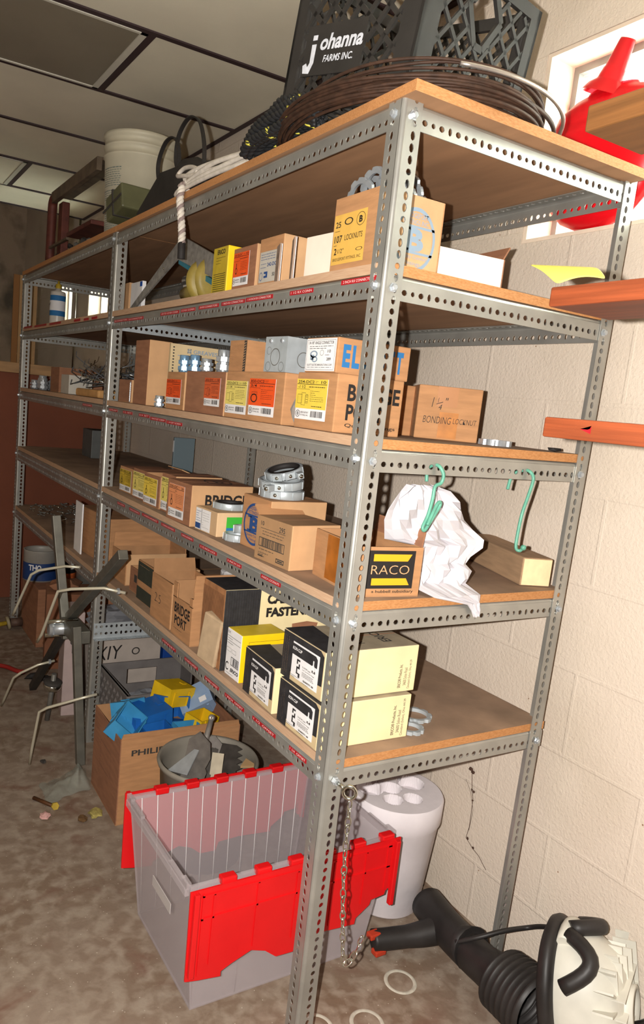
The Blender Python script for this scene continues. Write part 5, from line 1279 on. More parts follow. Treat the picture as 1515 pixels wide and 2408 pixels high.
# eye bolt and chain
t = thing('eye_bolt', 'heavy zinc eye bolt screwed through the near post just under the bottom shelf', 'eye bolt', (.022, -.001, ZS[4] - .020))
mb = MB(); mb.lathe([(0, 0), (.0085, 0), (.0085, .004), (.0068, .005), (.0068, .010), (0, .010)], ZINC, 6, M=Matrix.Rotation(PI / 2, 4, 'X'), smooth=False); mb.tube([(0, -.01, 0), (.004, -.028, -.004)], .0038, CHROME, 10)
mb.tube([(.010 + .0115 * math.cos(a) * .8, -.036 - .008 * math.cos(a) , -.008 + .0125 * math.sin(a)) for a in [2 * PI * k / 28 for k in range(28)]], .0034, CHROME, 10, closed=True); mb.build('ring', t)
ch = thing('chain', 'bright twisted link chain hanging from the eye bolt and curling at its end', 'chain', (.034, -.040, .588))
path = catmull([(0, 0, 0), (.002, -.001, -.10), (.010, -.002, -.20), (.020, -.003, -.28), (.026, -.004, -.325), (.034, -.005, -.345), (.046, -.006, -.338), (.056, -.007, -.322), (.064, -.008, -.300)], 30)
L_ = 0; nxt = 0; cnt = 0; lk = None
for a, b in zip(path, path[1:]):
    L_ += (b - a).length
    if L_ >= nxt:
        d = (b - a).normalized(); side = Vector((0, 1, 0)) if cnt % 2 else Vector((1, .2, 0)); side = (side - d * side.dot(d)).normalized(); ca, sa = math.cos(.5 * cnt), math.sin(.5 * cnt); sd2 = d.cross(side); side = (side * ca + sd2 * sa * .6).normalized()
        if lk is None:
            mb = MB(); ll = .0105; ww = .0052
            pts = [(ww * math.cos(t_), 0, ll * math.sin(t_) * (1 if abs(math.sin(t_)) > .3 else 1)) for t_ in [2 * PI * k / 20 for k in range(20)]]
            mb.tube(pts, .0015, CHROME, 8, closed=True); lk = mb.build('link', ch); o = lk
        else: o = lk.copy(); COL.objects.link(o); o.parent = ch
        o.matrix_local = frameM(b, side, d.cross(side), d); nxt += .0168; cnt += 1
# pail of offcuts
t = thing('offcut_pail', 'round grey metal pail full of steel plate offcuts between the tote and the carton', 'bucket', (.125, .735, .0004))
GP = mat('grey_pail', 0x8a8479, .6, .2, .1, 12)
mb = MB(); mb.lathe([(0, .004), (.115, .004), (.118, 0), (.138, .275), (.145, .278), (.148, .288), (.143, .295), (.137, .290), (.134, .27), (.115, .012), (0, .012)], GP, 48); mb.build('body', t)
OC = [mat('offcut_grey', 0x6d6761, .5, .5, .25, 30), mat('offcut_light', 0xa09a94, .45, .5, .15, 30), mat('offcut_dark', 0x4d4843, .6, .3, .25, 30)]
def offcut(lb, poly, th, m, loc, rot):
    mb = MB(); mb.prism(poly, th, m); return single('steel_offcut', mb, lb, 'offcut', 'steel offcuts in the round pail', loc, rot)
D_ = math.radians
mb = MB(); mb.lathe([(0, .0), (.11, 0), (.122, .005)], OC[2], 24); rr = random.Random(6)
for k in range(40): a = rr.uniform(0, 6.3); r_ = rr.uniform(0, .1); mb.box(-.02, .02, -.012, .012, 0, .002, rr.choice(OC), M=Matrix.Translation((r_ * math.cos(a), r_ * math.sin(a), .008 + .012 * rr.random())) @ Matrix.Rotation(rr.uniform(0, 3), 4, 'Z') @ Matrix.Rotation(rr.uniform(-.5, .5), 4, 'X'))
o = single('metal_scraps', mb, 'layer of small mixed metal scraps filling the round pail', 'scraps', None, (.125, .735, .205)); o['kind'] = 'stuff'
offcut('big toothed grey plate standing up at the left of the pail', [(-.035, 0), (.03, 0), (.036, .05), (.028, .06), (.034, .09), (.02, .13), (-.02, .15), (-.045, .12)], .004, OC[0], (.058, .700, .235), (D_(72), D_(6), D_(-52)))
offcut('bright triangular punched bracket at the left rim of the pail', [(-.04, 0), (.03, .0), (.035, .075), (.02, .075)], .003, ZINC, (.025, .712, .272), (D_(48), D_(-8), D_(-62)))
offcut('light wavy edged plate in the middle of the pail', [(-.03, -.05), (.03, -.05), (.036, .04), (.01, .06), (-.005, .052), (-.025, .058)], .003, OC[1], (.135, .765, .290), (D_(35), D_(12), D_(-30)))
offcut('dark saw toothed plate at the right of the pail', [(-.05, -.05), (.02, -.055)] + [(.02 + (.018 if k % 2 else 0), -.04 + .012 * k) for k in range(9)] + [(-.05, .06)], .003, OC[2], (.200, .745, .268), (D_(22), D_(4), D_(-25)))
offcut('pale bent strip with a tan top edge in front of the wavy plate', [(-.018, -.055), (.016, -.055), (.016, .03), (-.018, .03)], .003, mat('primer_tan', 0xa89c86, .6, .2, .1, 30), (.140, .705, .285), (D_(68), 0, D_(-35)))
offcut('small folded tan corner piece at the right rim of the pail', [(-.02, -.01), (.03, -.01), (.0, .025)], .008, mat('tan_offcut', 0xb08f66, .6), (.232, .695, .268), (D_(10), 0, D_(-20)))
for k in range(4): offcut(['first of the dark thin strips fanned behind the toothed plate', 'second dark thin strip fanned in the pail', 'third dark thin strip fanned in the pail', 'last dark thin strip, next to the pale bent strip'][k], [(-.006, -.075), (.006, -.075), (.008, .07), (-.004, .072)], .002, OC[2], (.090 + .010 * k, .735 - .008 * k, .262), (D_(40), D_(10), D_(-50 + 6 * k)))
mb = MB(); mb.tube([(0, 0, 0), (.02, .02, .055), (.048, .045, .118)], .007, OC[1], 12, rs=[.007, .009, .0075]); mb.lathe([(.003, -.003), (.010, -.002), (.010, .003), (.003, .004)], OC[1], 16, M=Matrix.Translation((.050, .047, .124)) @ Matrix.Rotation(1.2, 4, 'X')); single('steel_wrench', mb, 'round grey steel wrench shank sticking up from the pail of offcuts', 'wrench', None, (.103, .745, .262))

# PHILIPS carton with blue boxes
c = Carton('bulging open brown carton printed PHILIPS, full of coloured plastic outlet boxes', -.068, .940, 0, .40, .275, .278, yaw=-1, m=CARDD, m_end=CARD, open_top=True)
p = c.panel('end', 0, 0, 1, 1); p.txt('PHILIPS', .09, .80, .40, .87, INKG, .03); p.txt('LAMPS', .12, .28, .28, .32, INKG, .02); p.txt('LUMEN', .12, .22, .28, .26, INKG, .02); p.txt('WATTS', .12, .15, .28, .19, INKG, .02)
p = c.panel('front', 0, 0, 1, 1); p.frame(.3, .4, .7, .7, INKG, .0008); p.txt('G', .42, .84, .58, .92, INKG, 0)
c.flap('near', .018, 8, m=CARD); c.done()
OB = {'blue': mat('blue_pvc', 0x1f63b0, .45, 0, .08, 20), 'light': mat('light_blue_pvc', 0x3d8fc0, .45, 0, .08, 20), 'pale': mat('pale_blue_pvc', 0x8fa6c4, .45, 0, .05, 20), 'yellow': mat('yellow_pvc', 0xe0b71a, .45, 0, .08, 20)}
def outlet_box(kind, w=.075, l=.10, d=.065, two=False):
    m = OB[kind]; mb = MB(); t_ = .003
    mb.box(0, l, 0, w, 0, t_, m); mb.box(0, l, 0, t_, t_, d, m); mb.box(0, l, w - t_, w, t_, d, m); mb.box(0, t_, t_, w - t_, t_, d, m); mb.box(l - t_, l, t_, w - t_, t_, d, m)
    mb.box(.02, .028, -.003, 0, .012, d, m); mb.box(l - .028, l - .02, -.003, 0, .012, d, m); mb.box(l * .4, l * .6, w, w + .003, .01, .03, m); mb.box(.012, .03, w * .4, w * .6, -.002, 0, m)
    return mb
obs_ = [('blue', (.150, 1.07, .300), (176, 6, 190), 1.25, 'large royal blue outlet box upside down at the front of the PHILIPS carton'),
        ('light', (-.040, .985, .225), (38, -12, 50), 1.0, 'light blue outlet box with its open side up at the left front of the carton'),
        ('light', (-.035, 1.115, .235), (70, 8, 30), .95, 'blue outlet box leaning at the left rim of the carton'),
        ('blue', (.115, 1.165, .225), (78, 10, 10), 1.0, 'tall blue outlet box standing at the back behind the yellow one'),
        ('yellow', (.270, 1.16, .322), (176, -10, 200), 1.05, 'yellow outlet box turned over beside the big blue one'),
        ('yellow', (.215, 1.00, .222), (8, 6, 25), .85, 'lower yellow outlet box under the pale blue one'),
        ('pale', (.310, 1.10, .300), (145, 30, 160), 1.05, 'pale grey blue outlet box with a sticker at the right of the carton'),
        ('light', (.130, .955, .222), (6, 5, 6), .8, 'mid blue outlet box low at the front right of the carton'),
        ('blue', (.030, .965, .222), (4, -4, 4), .8, 'small blue outlet box low at the very front of the carton')]
for kd, lc, rt_, s_, lb in obs_:
    t = thing('outlet_box', lb, 'outlet box', lc, group='plastic outlet boxes in the PHILIPS carton', rot=tuple(D_(a) for a in rt_)); outlet_box(kd, .085 * s_, .11 * s_, .062 * s_).build('body', t)
    if kd == 'pale': q = MB(); q.box(.02, .045, .01, .03, -.0026, -.002, WHITE); q.build('sticker', t)
mb = MB(); mb.box(-.06, .32, .95, 1.20, .2, .215, CARDI); o = mb.build('inner_card'); tag(o, 'layer of card on which the plastic outlet boxes lie in the carton', 'card')
# grey lattice crate with clear bags
CG = mat('grey_crate_plastic', 0x6f6a68, .6, 0, .12, 16)
t = thing('grey_crate', 'grey plastic crate with hand holes and rough diamond sides behind the PHILIPS carton', 'crate', (.052, 1.235, .0004))
W1, D1, H1 = .34, .325, .285
mb = MB(); th = .006
def holed(mb, fx, L_):
    for (a, b, c_, d) in ((0, L_, 0, .17), (0, L_ * .32, .17, H1 - .03), (L_ * .68, L_, .17, H1 - .03), (0, L_, H1 - .03, H1), (L_ * .32, L_ * .68, .17, .195)): fx(a, b, c_, d)
holed(mb, lambda a, b, c_, d: mb.box(a, b, D1 - th, D1, c_, d, CG), W1); holed(mb, lambda a, b, c_, d: mb.box(W1 - th, W1, a, b, c_, d, CG), D1)
mb.box(0, W1, 0, th, 0, H1, CG); mb.box(0, th, 0, D1, 0, H1, CG); mb.box(0, W1, 0, D1, 0, th, CG); mb.box(-.004, .012, -.004, D1, H1 - .012, H1, CG, bev=.002); mb.build('body', t)
mb = MB(); rr = random.Random(14)
for i in range(9):
    for j in range(8):
        y = .02 + j * .038 + (i % 2) * .018; z = .02 + i * .029; s_ = .015
        mb.add([(-.001, y - s_, z), (-.001, y, z - s_), (-.001, y + s_, z), (-.001, y, z + s_), (-.007, y, z)], [(0, 4, 1), (1, 4, 2), (2, 4, 3), (3, 4, 0)], CG)
        x = .02 + j * .040 + (i % 2) * .018
        mb.add([(x - s_, -.001, z), (x, -.001, z - s_), (x + s_, -.001, z), (x, -.001, z + s_), (x, -.007, z)], [(0, 1, 4), (1, 2, 4), (2, 3, 4), (3, 0, 4)], CG)
mb.build('diamond_facets', t)
CB = mat('crinkled_clear_bag', 0xaeb0b6, .12, 0, 0, trans=.55, ior=1.25, spec=1.0)
for k, (x, y, z, r_) in enumerate([(.20, 1.40, .19, .065), (.32, 1.47, .20, .045), (.12, 1.31, .17, .035)]):
    mb = MB(); lump(mb, (0, 0, 0), r_, CB, 40 + k, 3, .16, (1.3, 1, .6)); lump(mb, (0, 0, -.02), r_ * .6, STEEL, 50 + k, 2, .3, (1.2, 1, .5))
    single('clear_bag', mb, ['shiny crinkled clear bag in the middle of the grey crate', 'crinkled clear bag at the back right of the grey crate', 'smaller clear bag at the front left of the grey crate'][k], 'bag', 'clear bags in the grey crate', (x, y, z))
mb = MB(); mb.box(.07, .37, 1.25, 1.54, .007, .12, CARDD); single('card_filler', mb, 'brown card filler under the clear bags in the grey crate', 'card')
# white carton with marker writing and blue tin behind the brace
t = thing('white_carton', 'white carton with upside down marker letters standing behind the middle post', 'carton', (.080, 1.74, .0004), D_(4))
mb = MB(); mb.box(0, .30, 0, .22, 0, .315, mat('dirty_white_card', 0xb8aca2, .7, 0, .08, 15), bev=.003); p = Panel(mb, (0, 0, .0), (1, 0, 0), (0, 0, 1), .30, .315, None, .0006); p.txt('XIY', .02, .72, .42, .90, INK, .0, .15); p.ring(.62, .8, .06, .05, .3, INKG); mb.build('body', t)
mb = MB(); mb.box(0, .11, 0, .16, 0, .33, mat('royal_blue_tin', 0x1d4796, .4, .1, .05, 10), bev=.004); mb.box(.075, .1102, -.0004, .0, .004, .326, CREAMD); single('blue_tin', mb, 'rectangular blue tin with a cream stripe right of the white carton on the floor', 'tin', None, (.395, 1.77, .0004))
t = thing('tall_carton', 'tall whitish carton with printed capitals left of the middle post', 'carton', (-.03, 1.76, .0004), D_(-8))
mb = MB(); mb.box(0, .075, 0, .16, 0, .43, mat('pinkish_white_card', 0xb09c98, .7, 0, .08, 15), bev=.003); p = Panel(mb, (0, 0, .2), (1, 0, 0), (0, 0, 1), .075, .14, None, .0006); p.txt('GHT', .3, .7, .95, .85, INK, .02); p.txt('LB', .4, .45, .9, .6, INK, .02); p.txt('H', .5, .2, .8, .35, INK, .02); mb.build('body', t)
mb = MB(); lump(mb, (0, 0, 0), .075, CB, 47, 3, .14, (1.5, 1, .7)); single('clear_bag', mb, 'crinkled clear bag heaped on the white carton behind the middle post', 'bag', None, (.20, 1.85, .372))
# brown cartons and cans further back
c = Carton('tall brown carton with torn rumpled top standing on the floor under the far bay', .02, 2.28, 0, .20, .20, .36, yaw=-12, m=CARDD, m_end=mat('reddish_card', 0x7e5138, .85, 0, .15, 10), open_top=False)
c.done()
mb = MB(); lump(mb, (.12, 2.36, .385), .055, CARDD, 61, 2, .25, (1.4, 1.2, .5)); single('torn_flap', mb, 'rumpled torn card heaped on the tall brown carton', 'card')
c = Carton('plain brown carton on the floor beyond the grey crate', .22, 2.05, 0, .22, .20, .40, yaw=0, m=CARDD, m_end=CARDD); c.done()
def can(lb, x, y, z, r_, h, mbody, txt=None, band=None):
    t = thing('paint_can', lb, 'can', (x, y, z))
    mb = MB(); mb.lathe([(0, 0), (r_, 0), (r_, h), (r_ + .002, h + .003), (r_ - .006, h + .004), (r_ - .01, h - .004), (r_ - .01, h - .03), (0, h - .03)], mbody, 36); mb.build('body', t)
    if band:
        q = MB(); q.lathe([(r_ + .0006, h * .04), (r_ + .0006, h * .62)], band, 36); q.build('label_band', t)
    if txt:
        q = MB()
        for k, ch_ in enumerate(txt):
            a = PI * 1.33 + (k - 1) * .26; M = Matrix.Rotation(a + PI / 2, 4, 'Z') @ Matrix.Translation((-.012, -(r_ + .0012), h * .38)); vs, fs, a0_, a1_, b0_, b1_ = text2d(ch_, .03)
            q.add([M @ Vector(((vx - a0_) / (a1_ - a0_) * .022, 0, (vy - b0_) / (b1_ - b0_) * .03)) for vx, vy in vs], fs, WHITE)
        q.build('label_text', t)
    return t
LT = .30
mb = MB(); mb.box(.05, .38, 2.58, 2.94, 0.0004, LT, CARDD, bev=.003); single('low_carton', mb, 'low brown carton under the far bay carrying the paint cans', 'carton')
can('white paint can with a blue label band lettered THO under the far bay', .105, 2.80, LT + .0006, .085, .155, mat('white_can', 0xa8a49c, .5, .2, .1, 10), 'THO', mat('dark_blue_band', 0x1e3a6e, .5, 0, .1, 20))
can('small dark can with a flower label band beside the white paint can', .205, 2.66, LT + .0006, .045, .11, mat('dark_can', 0x2c2c30, .4, .4), 'XO', mat('orange_band', 0xb4582a, .5, 0, .5, 30))
can('open grey metal can right of the steel upright under the far bay', .30, 2.62, LT + .0006, .055, .10, GALV)
# plastic wheel spool, red hose, dark bits on the floor at left
t = thing('roller', 'cream plastic wheel on a dull pipe lying on the floor at the left edge', 'roller', (-.025, 2.90, .036))
mb = MB(); M = Matrix.Rotation(D_(78), 4, 'Y') @ Matrix.Identity(4); mb.lathe([(0, -.006), (.034, -.006), (.036, 0), (.034, .008), (0, .008)], mat('cream_plastic', 0x9c9276, .5), 28, M=M); mb.build('wheel', t)
mb = MB(); mb.tube([(.01, 0, 0), (.07, .005, .0)], .024, mat('dull_brown_pipe', 0x574339, .6, .1, .2, 30), 16); mb.tube([(-.01, 0, 0), (-.05, -.01, -.004), (-.09, -.04, -.015)], .012, YELD, 10); mb.build('pipe', t)
mb = MB(); mb.tube(catmull([(-.28, 2.45, .012), (-.20, 2.38, .012), (-.14, 2.33, .012), (-.10, 2.26, .012), (-.07, 2.24, .012)], 5), .010, mat('red_hose', 0x8c1f1a, .5), 10); single('red_hose', mb, 'short piece of red hose lying on the floor at the left edge', 'hose')
mb = MB(); lump(mb, (-.045, 2.17, .016), .022, INK, 71, 2, .3, (1.8, 1, .7)); lump(mb, (-.0, 2.14, .014), .016, INK, 72, 2, .3, (1.6, 1, .7)); single('dark_rag', mb, 'small dark rag on the floor at the end of the red hose', 'rag')
# reel frame of square tubes with bent rods
SQ = mat('square_steel_tube', 0x76746b, .45, .6, .15, 20)
t = thing('wire_reel_frame', 'wire reel frame of crossed square steel tubes with bent rods leaning on the shelving', 'reel', (0, 0, 0))
def sqtube(P0, P1, w, m, par, name='arm'):
    P0 = Vector(P0); P1 = Vector(P1); d = P1 - P0; L2 = d.length; d.normalize(); a = Vector((1, 0, 0)); a = (a - d * a.dot(d)).normalized(); b = d.cross(a)
    mb = MB(); mb.box(-w / 2, w / 2, -w / 2, w / 2, 0, L2, m, bev=.002)
    o = mb.build(name, par); o.matrix_local = frameM(P0, a, b, d); return o
hub = Vector((-.082, 1.53, .462))
sqtube((-.118, 1.645, .838), (-.082, 1.545, .40), .030, SQ, t); sqtube((-.076, 1.005, .836), (-.076, 1.56, .47), .030, SQ, t); sqtube((-.100, 1.365, .505), (-.070, 1.325, .014), .028, SQ, t); sqtube((-.078, 1.60, .41), (-.078, 2.05, .014), .028, mat('dark_square_tube', 0x43413d, .5, .5, .15, 20), t)
mb = MB(); mb.tube([(-.16, 1.50, .455), (-.05, 1.50, .455)], .022, ZINC, 20); mb.lathe([(.010, 0), (.028, 0), (.028, .006), (.010, .006)], ZINC, 6, M=Matrix.Translation((-.15, 1.50, .455)) @ Matrix.Rotation(PI / 2, 4, 'Y'), smooth=False); mb.box(-.11, -.05, 1.36, 1.54, .44, .485, SQ, bev=.003)
mb.tube([(-.17, 1.51, .43), (-.06, 1.51, .43)], .008, CHROME, 10); mb.tube([(-.17, 1.49, .485), (-.06, 1.49, .485)], .008, CHROME, 10); mb.build('hub', t)
RODM = mat('dull_rod', 0xc9c3ae, .35, .4)
for P in ([(-.08, 1.43, .695), (-.12, 1.47, .690), (-.20, 1.51, .668), (-.222, 1.525, .650), (-.25, 1.62, .50), (-.255, 1.64, .47)],
          [(-.045, 1.05, .705), (-.10, 1.09, .712), (-.19, 1.13, .702), (-.222, 1.155, .690), (-.24, 1.26, .52), (-.246, 1.29, .485)],
          [(-.08, 1.70, .26), (-.14, 1.71, .245), (-.20, 1.725, .213), (-.222, 1.74, .19), (-.232, 1.85, .06), (-.236, 1.88, .02)],
          [(-.05, 1.25, .30), (-.10, 1.265, .285), (-.20, 1.30, .25), (-.222, 1.315, .232), (-.230, 1.36, .08), (-.232, 1.375, .018)]):
    mb = MB(); mb.tube(P, .0048, RODM, 10); o = mb.build('bent_rod', t)
for (x, y, z) in ((-.095, 1.46, .69), (-.06, 1.065, .707), (-.095, 1.70, .257), (-.058, 1.262, .296)):
    mb = MB(); mb.lathe([(0, 0), (.010, 0), (.010, .008), (0, .008)], ZINC, 6, M=Matrix.Translation((x, y, z)) @ Matrix.Rotation(-PI / 2, 4, 'Y'), smooth=False); mb.build('clamp_nut', t)
# chrome capped spindle on the floor
t = thing('spindle', 'chrome capped steel spindle standing on the floor left of the reel frame', 'spindle', (-.088, 1.74, .0004), rot=(D_(6), D_(4), 0))
mb = MB(); mb.tube([(0, 0, .0), (0, 0, .20)], .010, STEEL, 12); mb.tube([(0, 0, .0), (0, 0, .02)], .007, CHROME, 10); mb.build('rod', t)
mb = MB(); mb.lathe([(0, .125), (.018, .128), (.032, .14), (.036, .155), (.034, .158)], CHROME, 28); mb.build('dome', t); mb = MB(); mb.lathe([(.034, .158), (.036, .166), (.030, .172), (0, .173)], INKG, 28); mb.build('dark_collar', t)
# clear plastic sheet bag on the floor and litter
mb = MB(); rr = random.Random(44)
grid = []
for i in range(12):
    row = []
    for j in range(9):
        u = i / 11; v = j / 8; x = -.225 + .15 * u + rr.uniform(-.010, .010); y = 1.12 + .13 * v + .05 * u + rr.uniform(-.012, .012)
        hgt = .055 * math.exp(-((u - .82) ** 2 / .04 + (v - .55) ** 2 / .1)) + .02 * math.sin(u * PI) * math.sin(v * PI)
        row.append((x, y, .004 + max(0, hgt * (1 + rr.uniform(-.4, .5)))))
    grid.append(row)
o = sheet('plastic_sheet', grid, mat('clear_sheet', 0xa9b0a6, .1, 0, 0, alpha=.22, spec=1.0), .0006); tag(o, 'crumpled clear plastic sheet lying on the floor at the foot of the reel frame', 'plastic sheet')
mb = MB(); mb.tube([(-.262, 1.17, .008), (-.215, 1.10, .008)], .006, mat('rusty_bolt', 0x5c3a20, .6, .4, .3, 40), 8); mb.lathe([(0, -.006), (.012, -.006), (.012, .006), (0, .006)], YELD, 6, M=Matrix.Translation((-.212, 1.096, .010)) @ Matrix.Rotation(1.2, 4, 'X'), smooth=False); single('rusty_bolt', mb, 'rusty bolt lying on the floor on the clear sheet edge', 'bolt')
for k, (x, y, r_, m_, nm, lb, ct) in enumerate([(-.252, 1.058, .014, mat('pink_wad', 0xc79a94, .7), 'pink_wad', 'pink crumpled wad on the floor below the clear sheet', 'wad'), (-.107, 1.012, .020, mat('yellow_fluff', 0x9d9050, .9, 0, .3, 50), 'yellow_fluff', 'pale yellow fluff on the floor left of the PHILIPS carton', 'fluff'), (-.15, 1.0, .014, mat('brown_litter', 0x5e4426, .9), 'brown_leaf', 'small brown leaf beside the yellow fluff', 'leaf'), (-.18, 1.40, .010, INKG, 'pebble', 'small dark pebble on the floor above the clear sheet', 'pebble')]):
    mb = MB(); lump(mb, (0, 0, r_ * .5), r_, m_, 80 + k, 2, .3, (1, 1.2, .5)); single(nm, mb, lb, ct, None, (x, y, .001))
RG = mat('pale_ring', 0xb9b4a6, .5, 0, .15, 60)
for k, (x, y) in enumerate([(.352, .085), (.205, .020), (.095, .055)]):
    mb = MB(); mb.lathe([(.030, 0), (.033, .0016), (.037, .0018), (.039, 0)], RG, 36); single('floor_ring', mb, ['flat pale ring on the floor nearest the vacuum hose', 'flat pale ring on the floor at the bottom edge, middle one', 'flat pale ring half hidden behind the near post foot'][k], 'ring', 'pale rings on the floor', (x, y, .0004))

# leaf blower vacuum
BV = mat('matt_black_plastic', 0x262322, .5, 0, .3, 14, bump=.1, bscale=50); WV = mat('dirty_white_housing', 0xcfccc0, .45, 0, .1, 12); OR2 = mat('orange_red_button', 0xb2371f, .5)
t = thing('leaf_blower', 'dusty black and white leaf blower vacuum lying on the floor at lower right', 'leaf blower', (-.034, -.022, 0))
mb = MB(); ax = [(.572, .236, .066), (.550, .130, .070), (.535, .020, .080), (.530, -.045, .090), (.527, -.070, .094)]
mb.tube(catmull(ax, 4), .06, BV, 28, rs=None); mb.v = mb.v; 
mb2 = MB(); C_ = catmull(ax, 4); rs = [.044 + (.010 * min(1, max(0, (i - 9) / 8))) for i in range(len(C_))]; mb2.tube(C_, 0, BV, 28, rs=rs); mb2.build('tube', t)
mb = MB(); mb.tube(catmull([(.545, .150, .062), (.490, .165, .052), (.430, .185, .046), (.372, .205, .042)], 5), .03, BV, 20, rs=[.036 - .010 * min(1, i / 8) for i in range(16)]); mb.tube([(.545, .110, .072), (.540, .045, .085)], .030, BV, 16, rs=[.030, .052]); mb.build('handle_tube', t)
for (x, y, z) in ((.372, .200, .060), (.382, .186, .022)):
    mb = MB(); mb.box(x - .018, x + .014, y - .010, y + .012, z - .006, z + .008, OR2, bev=.003, M=None); mb.build('orange_button', t)
mb = MB(); pr = []
Mx = frameM((.530, -.060, .092), Vector((0, 0, 1)).cross(Vector((-.09, -.985, .06))).normalized(), Vector((-.09, -.985, .06)).cross(Vector((0, 0, 1)).cross(Vector((-.09, -.985, .06)))).normalized(), (-.05, -.99, .12))
for k in range(7): z = k * .017; pr += [(.060 + .002 * k, z), (.072 + .001 * k, z + .005), (.072 + .001 * k, z + .010), (.060 + .002 * k, z + .0165)]
mb.lathe(pr, BV, 36, M=Mx); mb.build('ribbed_collar', t)
# fan housing: white ribbed shell with black rims
fdir = Vector((.42, -.88, .22)).normalized(); FC = Vector((.572, -.172, .148))
X_ = fdir.cross(Vector((0, 0, 1))).normalized(); Y_ = X_.cross(fdir).normalized()
MF = frameM(FC, X_, Y_, fdir)
mb = MB(); mb.lathe([(.05, -.022), (.120, -.020), (.137, -.012), (.142, 0), (.138, .010), (.12, .014)], BV, 48, M=MF @ Matrix.Diagonal((.85, 1.05, 1, 1))); mb.build('black_shroud', t)
mb = MB(); mb.lathe([(.118, .010), (.125, .030), (.118, .085), (.095, .120), (.06, .135), (0, .138)], WV, 48, M=MF @ Matrix.Diagonal((.85, 1.05, 1, 1)))
mb.build('white_housing', t)
mb = MB()
for k in range(18):
    a = 2 * PI * k / 18
    mb.box(.045, .112, -.002, .002, .09, .128, WV, M=MF @ Matrix.Rotation(a, 4, 'Z'))
mb.lathe([(.040, .120), (.044, .150), (.036, .152), (.03, .14)], WV, 28, M=MF); mb.build('cooling_rib', t)
mb = MB()
for a0_, a1_, r_ in ((.5, 1.35, .134), (1.5, 2.3, .134)):
    mb.tube([MF @ Vector((.85 * r_ * math.cos(a0_ + (a1_ - a0_) * i / 10), 1.05 * r_ * math.sin(a0_ + (a1_ - a0_) * i / 10), .035 + .05 * math.sin(PI * i / 10))) for i in range(11)], .016, BV, 14)
mb.build('rubber_bumper', t)
mb = MB()
for (r_, z_, a0_, a1_, w_) in ((.126, .028, 1.2, 4.4, .016), (.118, .060, 1.9, 4.3, .014)):
    mb.tube([MF @ Vector((.85 * r_ * math.cos(a0_ + (a1_ - a0_) * i / 18), 1.05 * r_ * math.sin(a0_ + (a1_ - a0_) * i / 18), z_)) for i in range(19)], w_, WV, 14)
mb.build('shell_arm', t)
mb = MB()
for k in range(6): mb.box(-.10 + .03 * k, -.097 + .03 * k, -.10, .10, .10, .150 - .004 * k, WV, M=MF)
for k in range(4): mb.box(-.10, .07, -.07 + .04 * k, -.067 + .04 * k, .10, .145, WV, M=MF)
mb.build('grille', t)
mb = MB(); mb.tube(catmull([MF @ Vector(v) for v in ((.03, -.03, .15), (-.01, -.015, .20), (-.03, .03, .215), (-.09, .045, .20), (-.14, .01, .15))], 6), .017, mat('gloss_black_grip', 0x141415, .25), 16); mb.build('rubber_bumper', t)
mb = MB(); mb.tube(catmull([MF @ Vector(v) for v in ((-.15, .02, .10), (-.13, .0, .18), (-.09, -.035, .215), (-.055, -.075, .20), (-.045, -.10, .14))], 6), .019, MATS['gloss_black_grip'], 16); mb.build('grip_handle', t)
mb = MB(); mb.box(-.02, .10, -.17, -.06, .05, .17, WV, M=MF, bev=.014); mb.build('motor_cover', t)
mb = MB(); mb.tube(catmull([(.500, .060, .105), (.530, .020, .138), (.580, -.006, .158), (.640, -.022, .160), (.700, -.010, .150), (.60, -.12, .27)][:4] + [(.640, -.06, .190), (.612, -.135, .245)], 8), .0055, BV, 10); mb.build('power_cord', t)
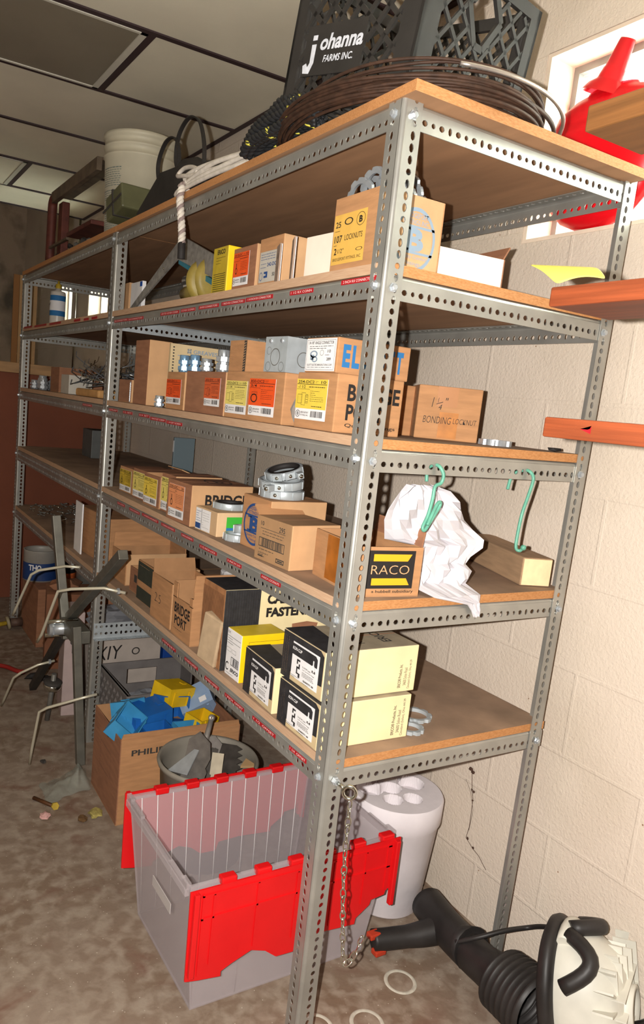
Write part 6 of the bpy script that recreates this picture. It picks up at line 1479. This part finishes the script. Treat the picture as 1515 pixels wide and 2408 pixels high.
# dust drift along the wall foot
mb = MB(); rr = random.Random(90)
for k in range(36): lump(mb, (XW - .012 - rr.uniform(0, .035), .10 + k * .012, .003), rr.uniform(.006, .013), mat('dust_and_leaves', 0x5a4a3e, .95, 0, .3, 60), k, 1, .4, (1, 1.3, .5))
o = single('dust_drift', mb, 'drift of dust and crumbs lying along the foot of the block wall', 'dust'); o['kind'] = 'stuff'
# big brown cabinet beyond the end of the unit
t = thing('brown_cabinet', 'big flat reddish brown cabinet with a pale wooden top beyond the far end', 'cabinet', (-1.5, 3.52, 0))
mb = MB(); mb.box(0, 2.12, 0, .6, .0006, 1.345, mat('reddish_brown_hardboard', 0x7a432c, .75, 0, .1, 3)); mb.build('body', t)
mb = MB(); mb.box(-.02, 2.13, -.02, .62, 1.346, 1.405, mat('pale_pine_top', 0xb08a60, .7, 0, .15, 6, stretch=(1, 6, 6)), bev=.004); mb.build('top', t)
mb = MB(); mb.box(.065, .098, 0, .01, 0, .5, mat('darker_tan', 0x8a5f34, .8)); mb.box(.10, .20, .0, .008, 0, .5, mat('tan_sheet', 0xa7855c, .8, 0, .08, 5)); single('board_sheet', mb, 'tall tan board standing on the brown cabinet behind the far post', 'board', None, (0, 3.60, 1.406))

# cobweb with bits of dirt on the block wall below the fifth shelf
t = thing('cobweb', 'sagging dark cobweb with specks on the block wall below the fifth shelf', 'cobweb', (XW - .004, 0, 0))
DK = mat('cobweb_dirt', 0x4a3328, .9)
pts = [(.245, .40), (.236, .352), (.228, .33), (.226, .25), (.232, .215), (.205, .20), (.18, .192), (.150, .17)]
mb = MB(); mb.tube([(0, y, z) for y, z in pts], .0007, DK, 5); mb.tube([(0, .262, .37), (0, .240, .345), (0, .222, .30), (0, .226, .24)], .0005, DK, 4); mb.build('strand', t)
mb = MB(); rr = random.Random(17)
for (y, z, r_) in ((.250, .405, .007), (.242, .400, .006), (.236, .352, .004), (.229, .350, .004), (.228, .325, .003), (.226, .216, .004), (.203, .202, .004)): lump(mb, (0, y, z), r_, DK, int(z * 1000), 1, .3, (.4, 1, 1))
mb.build('dirt_specks', t)
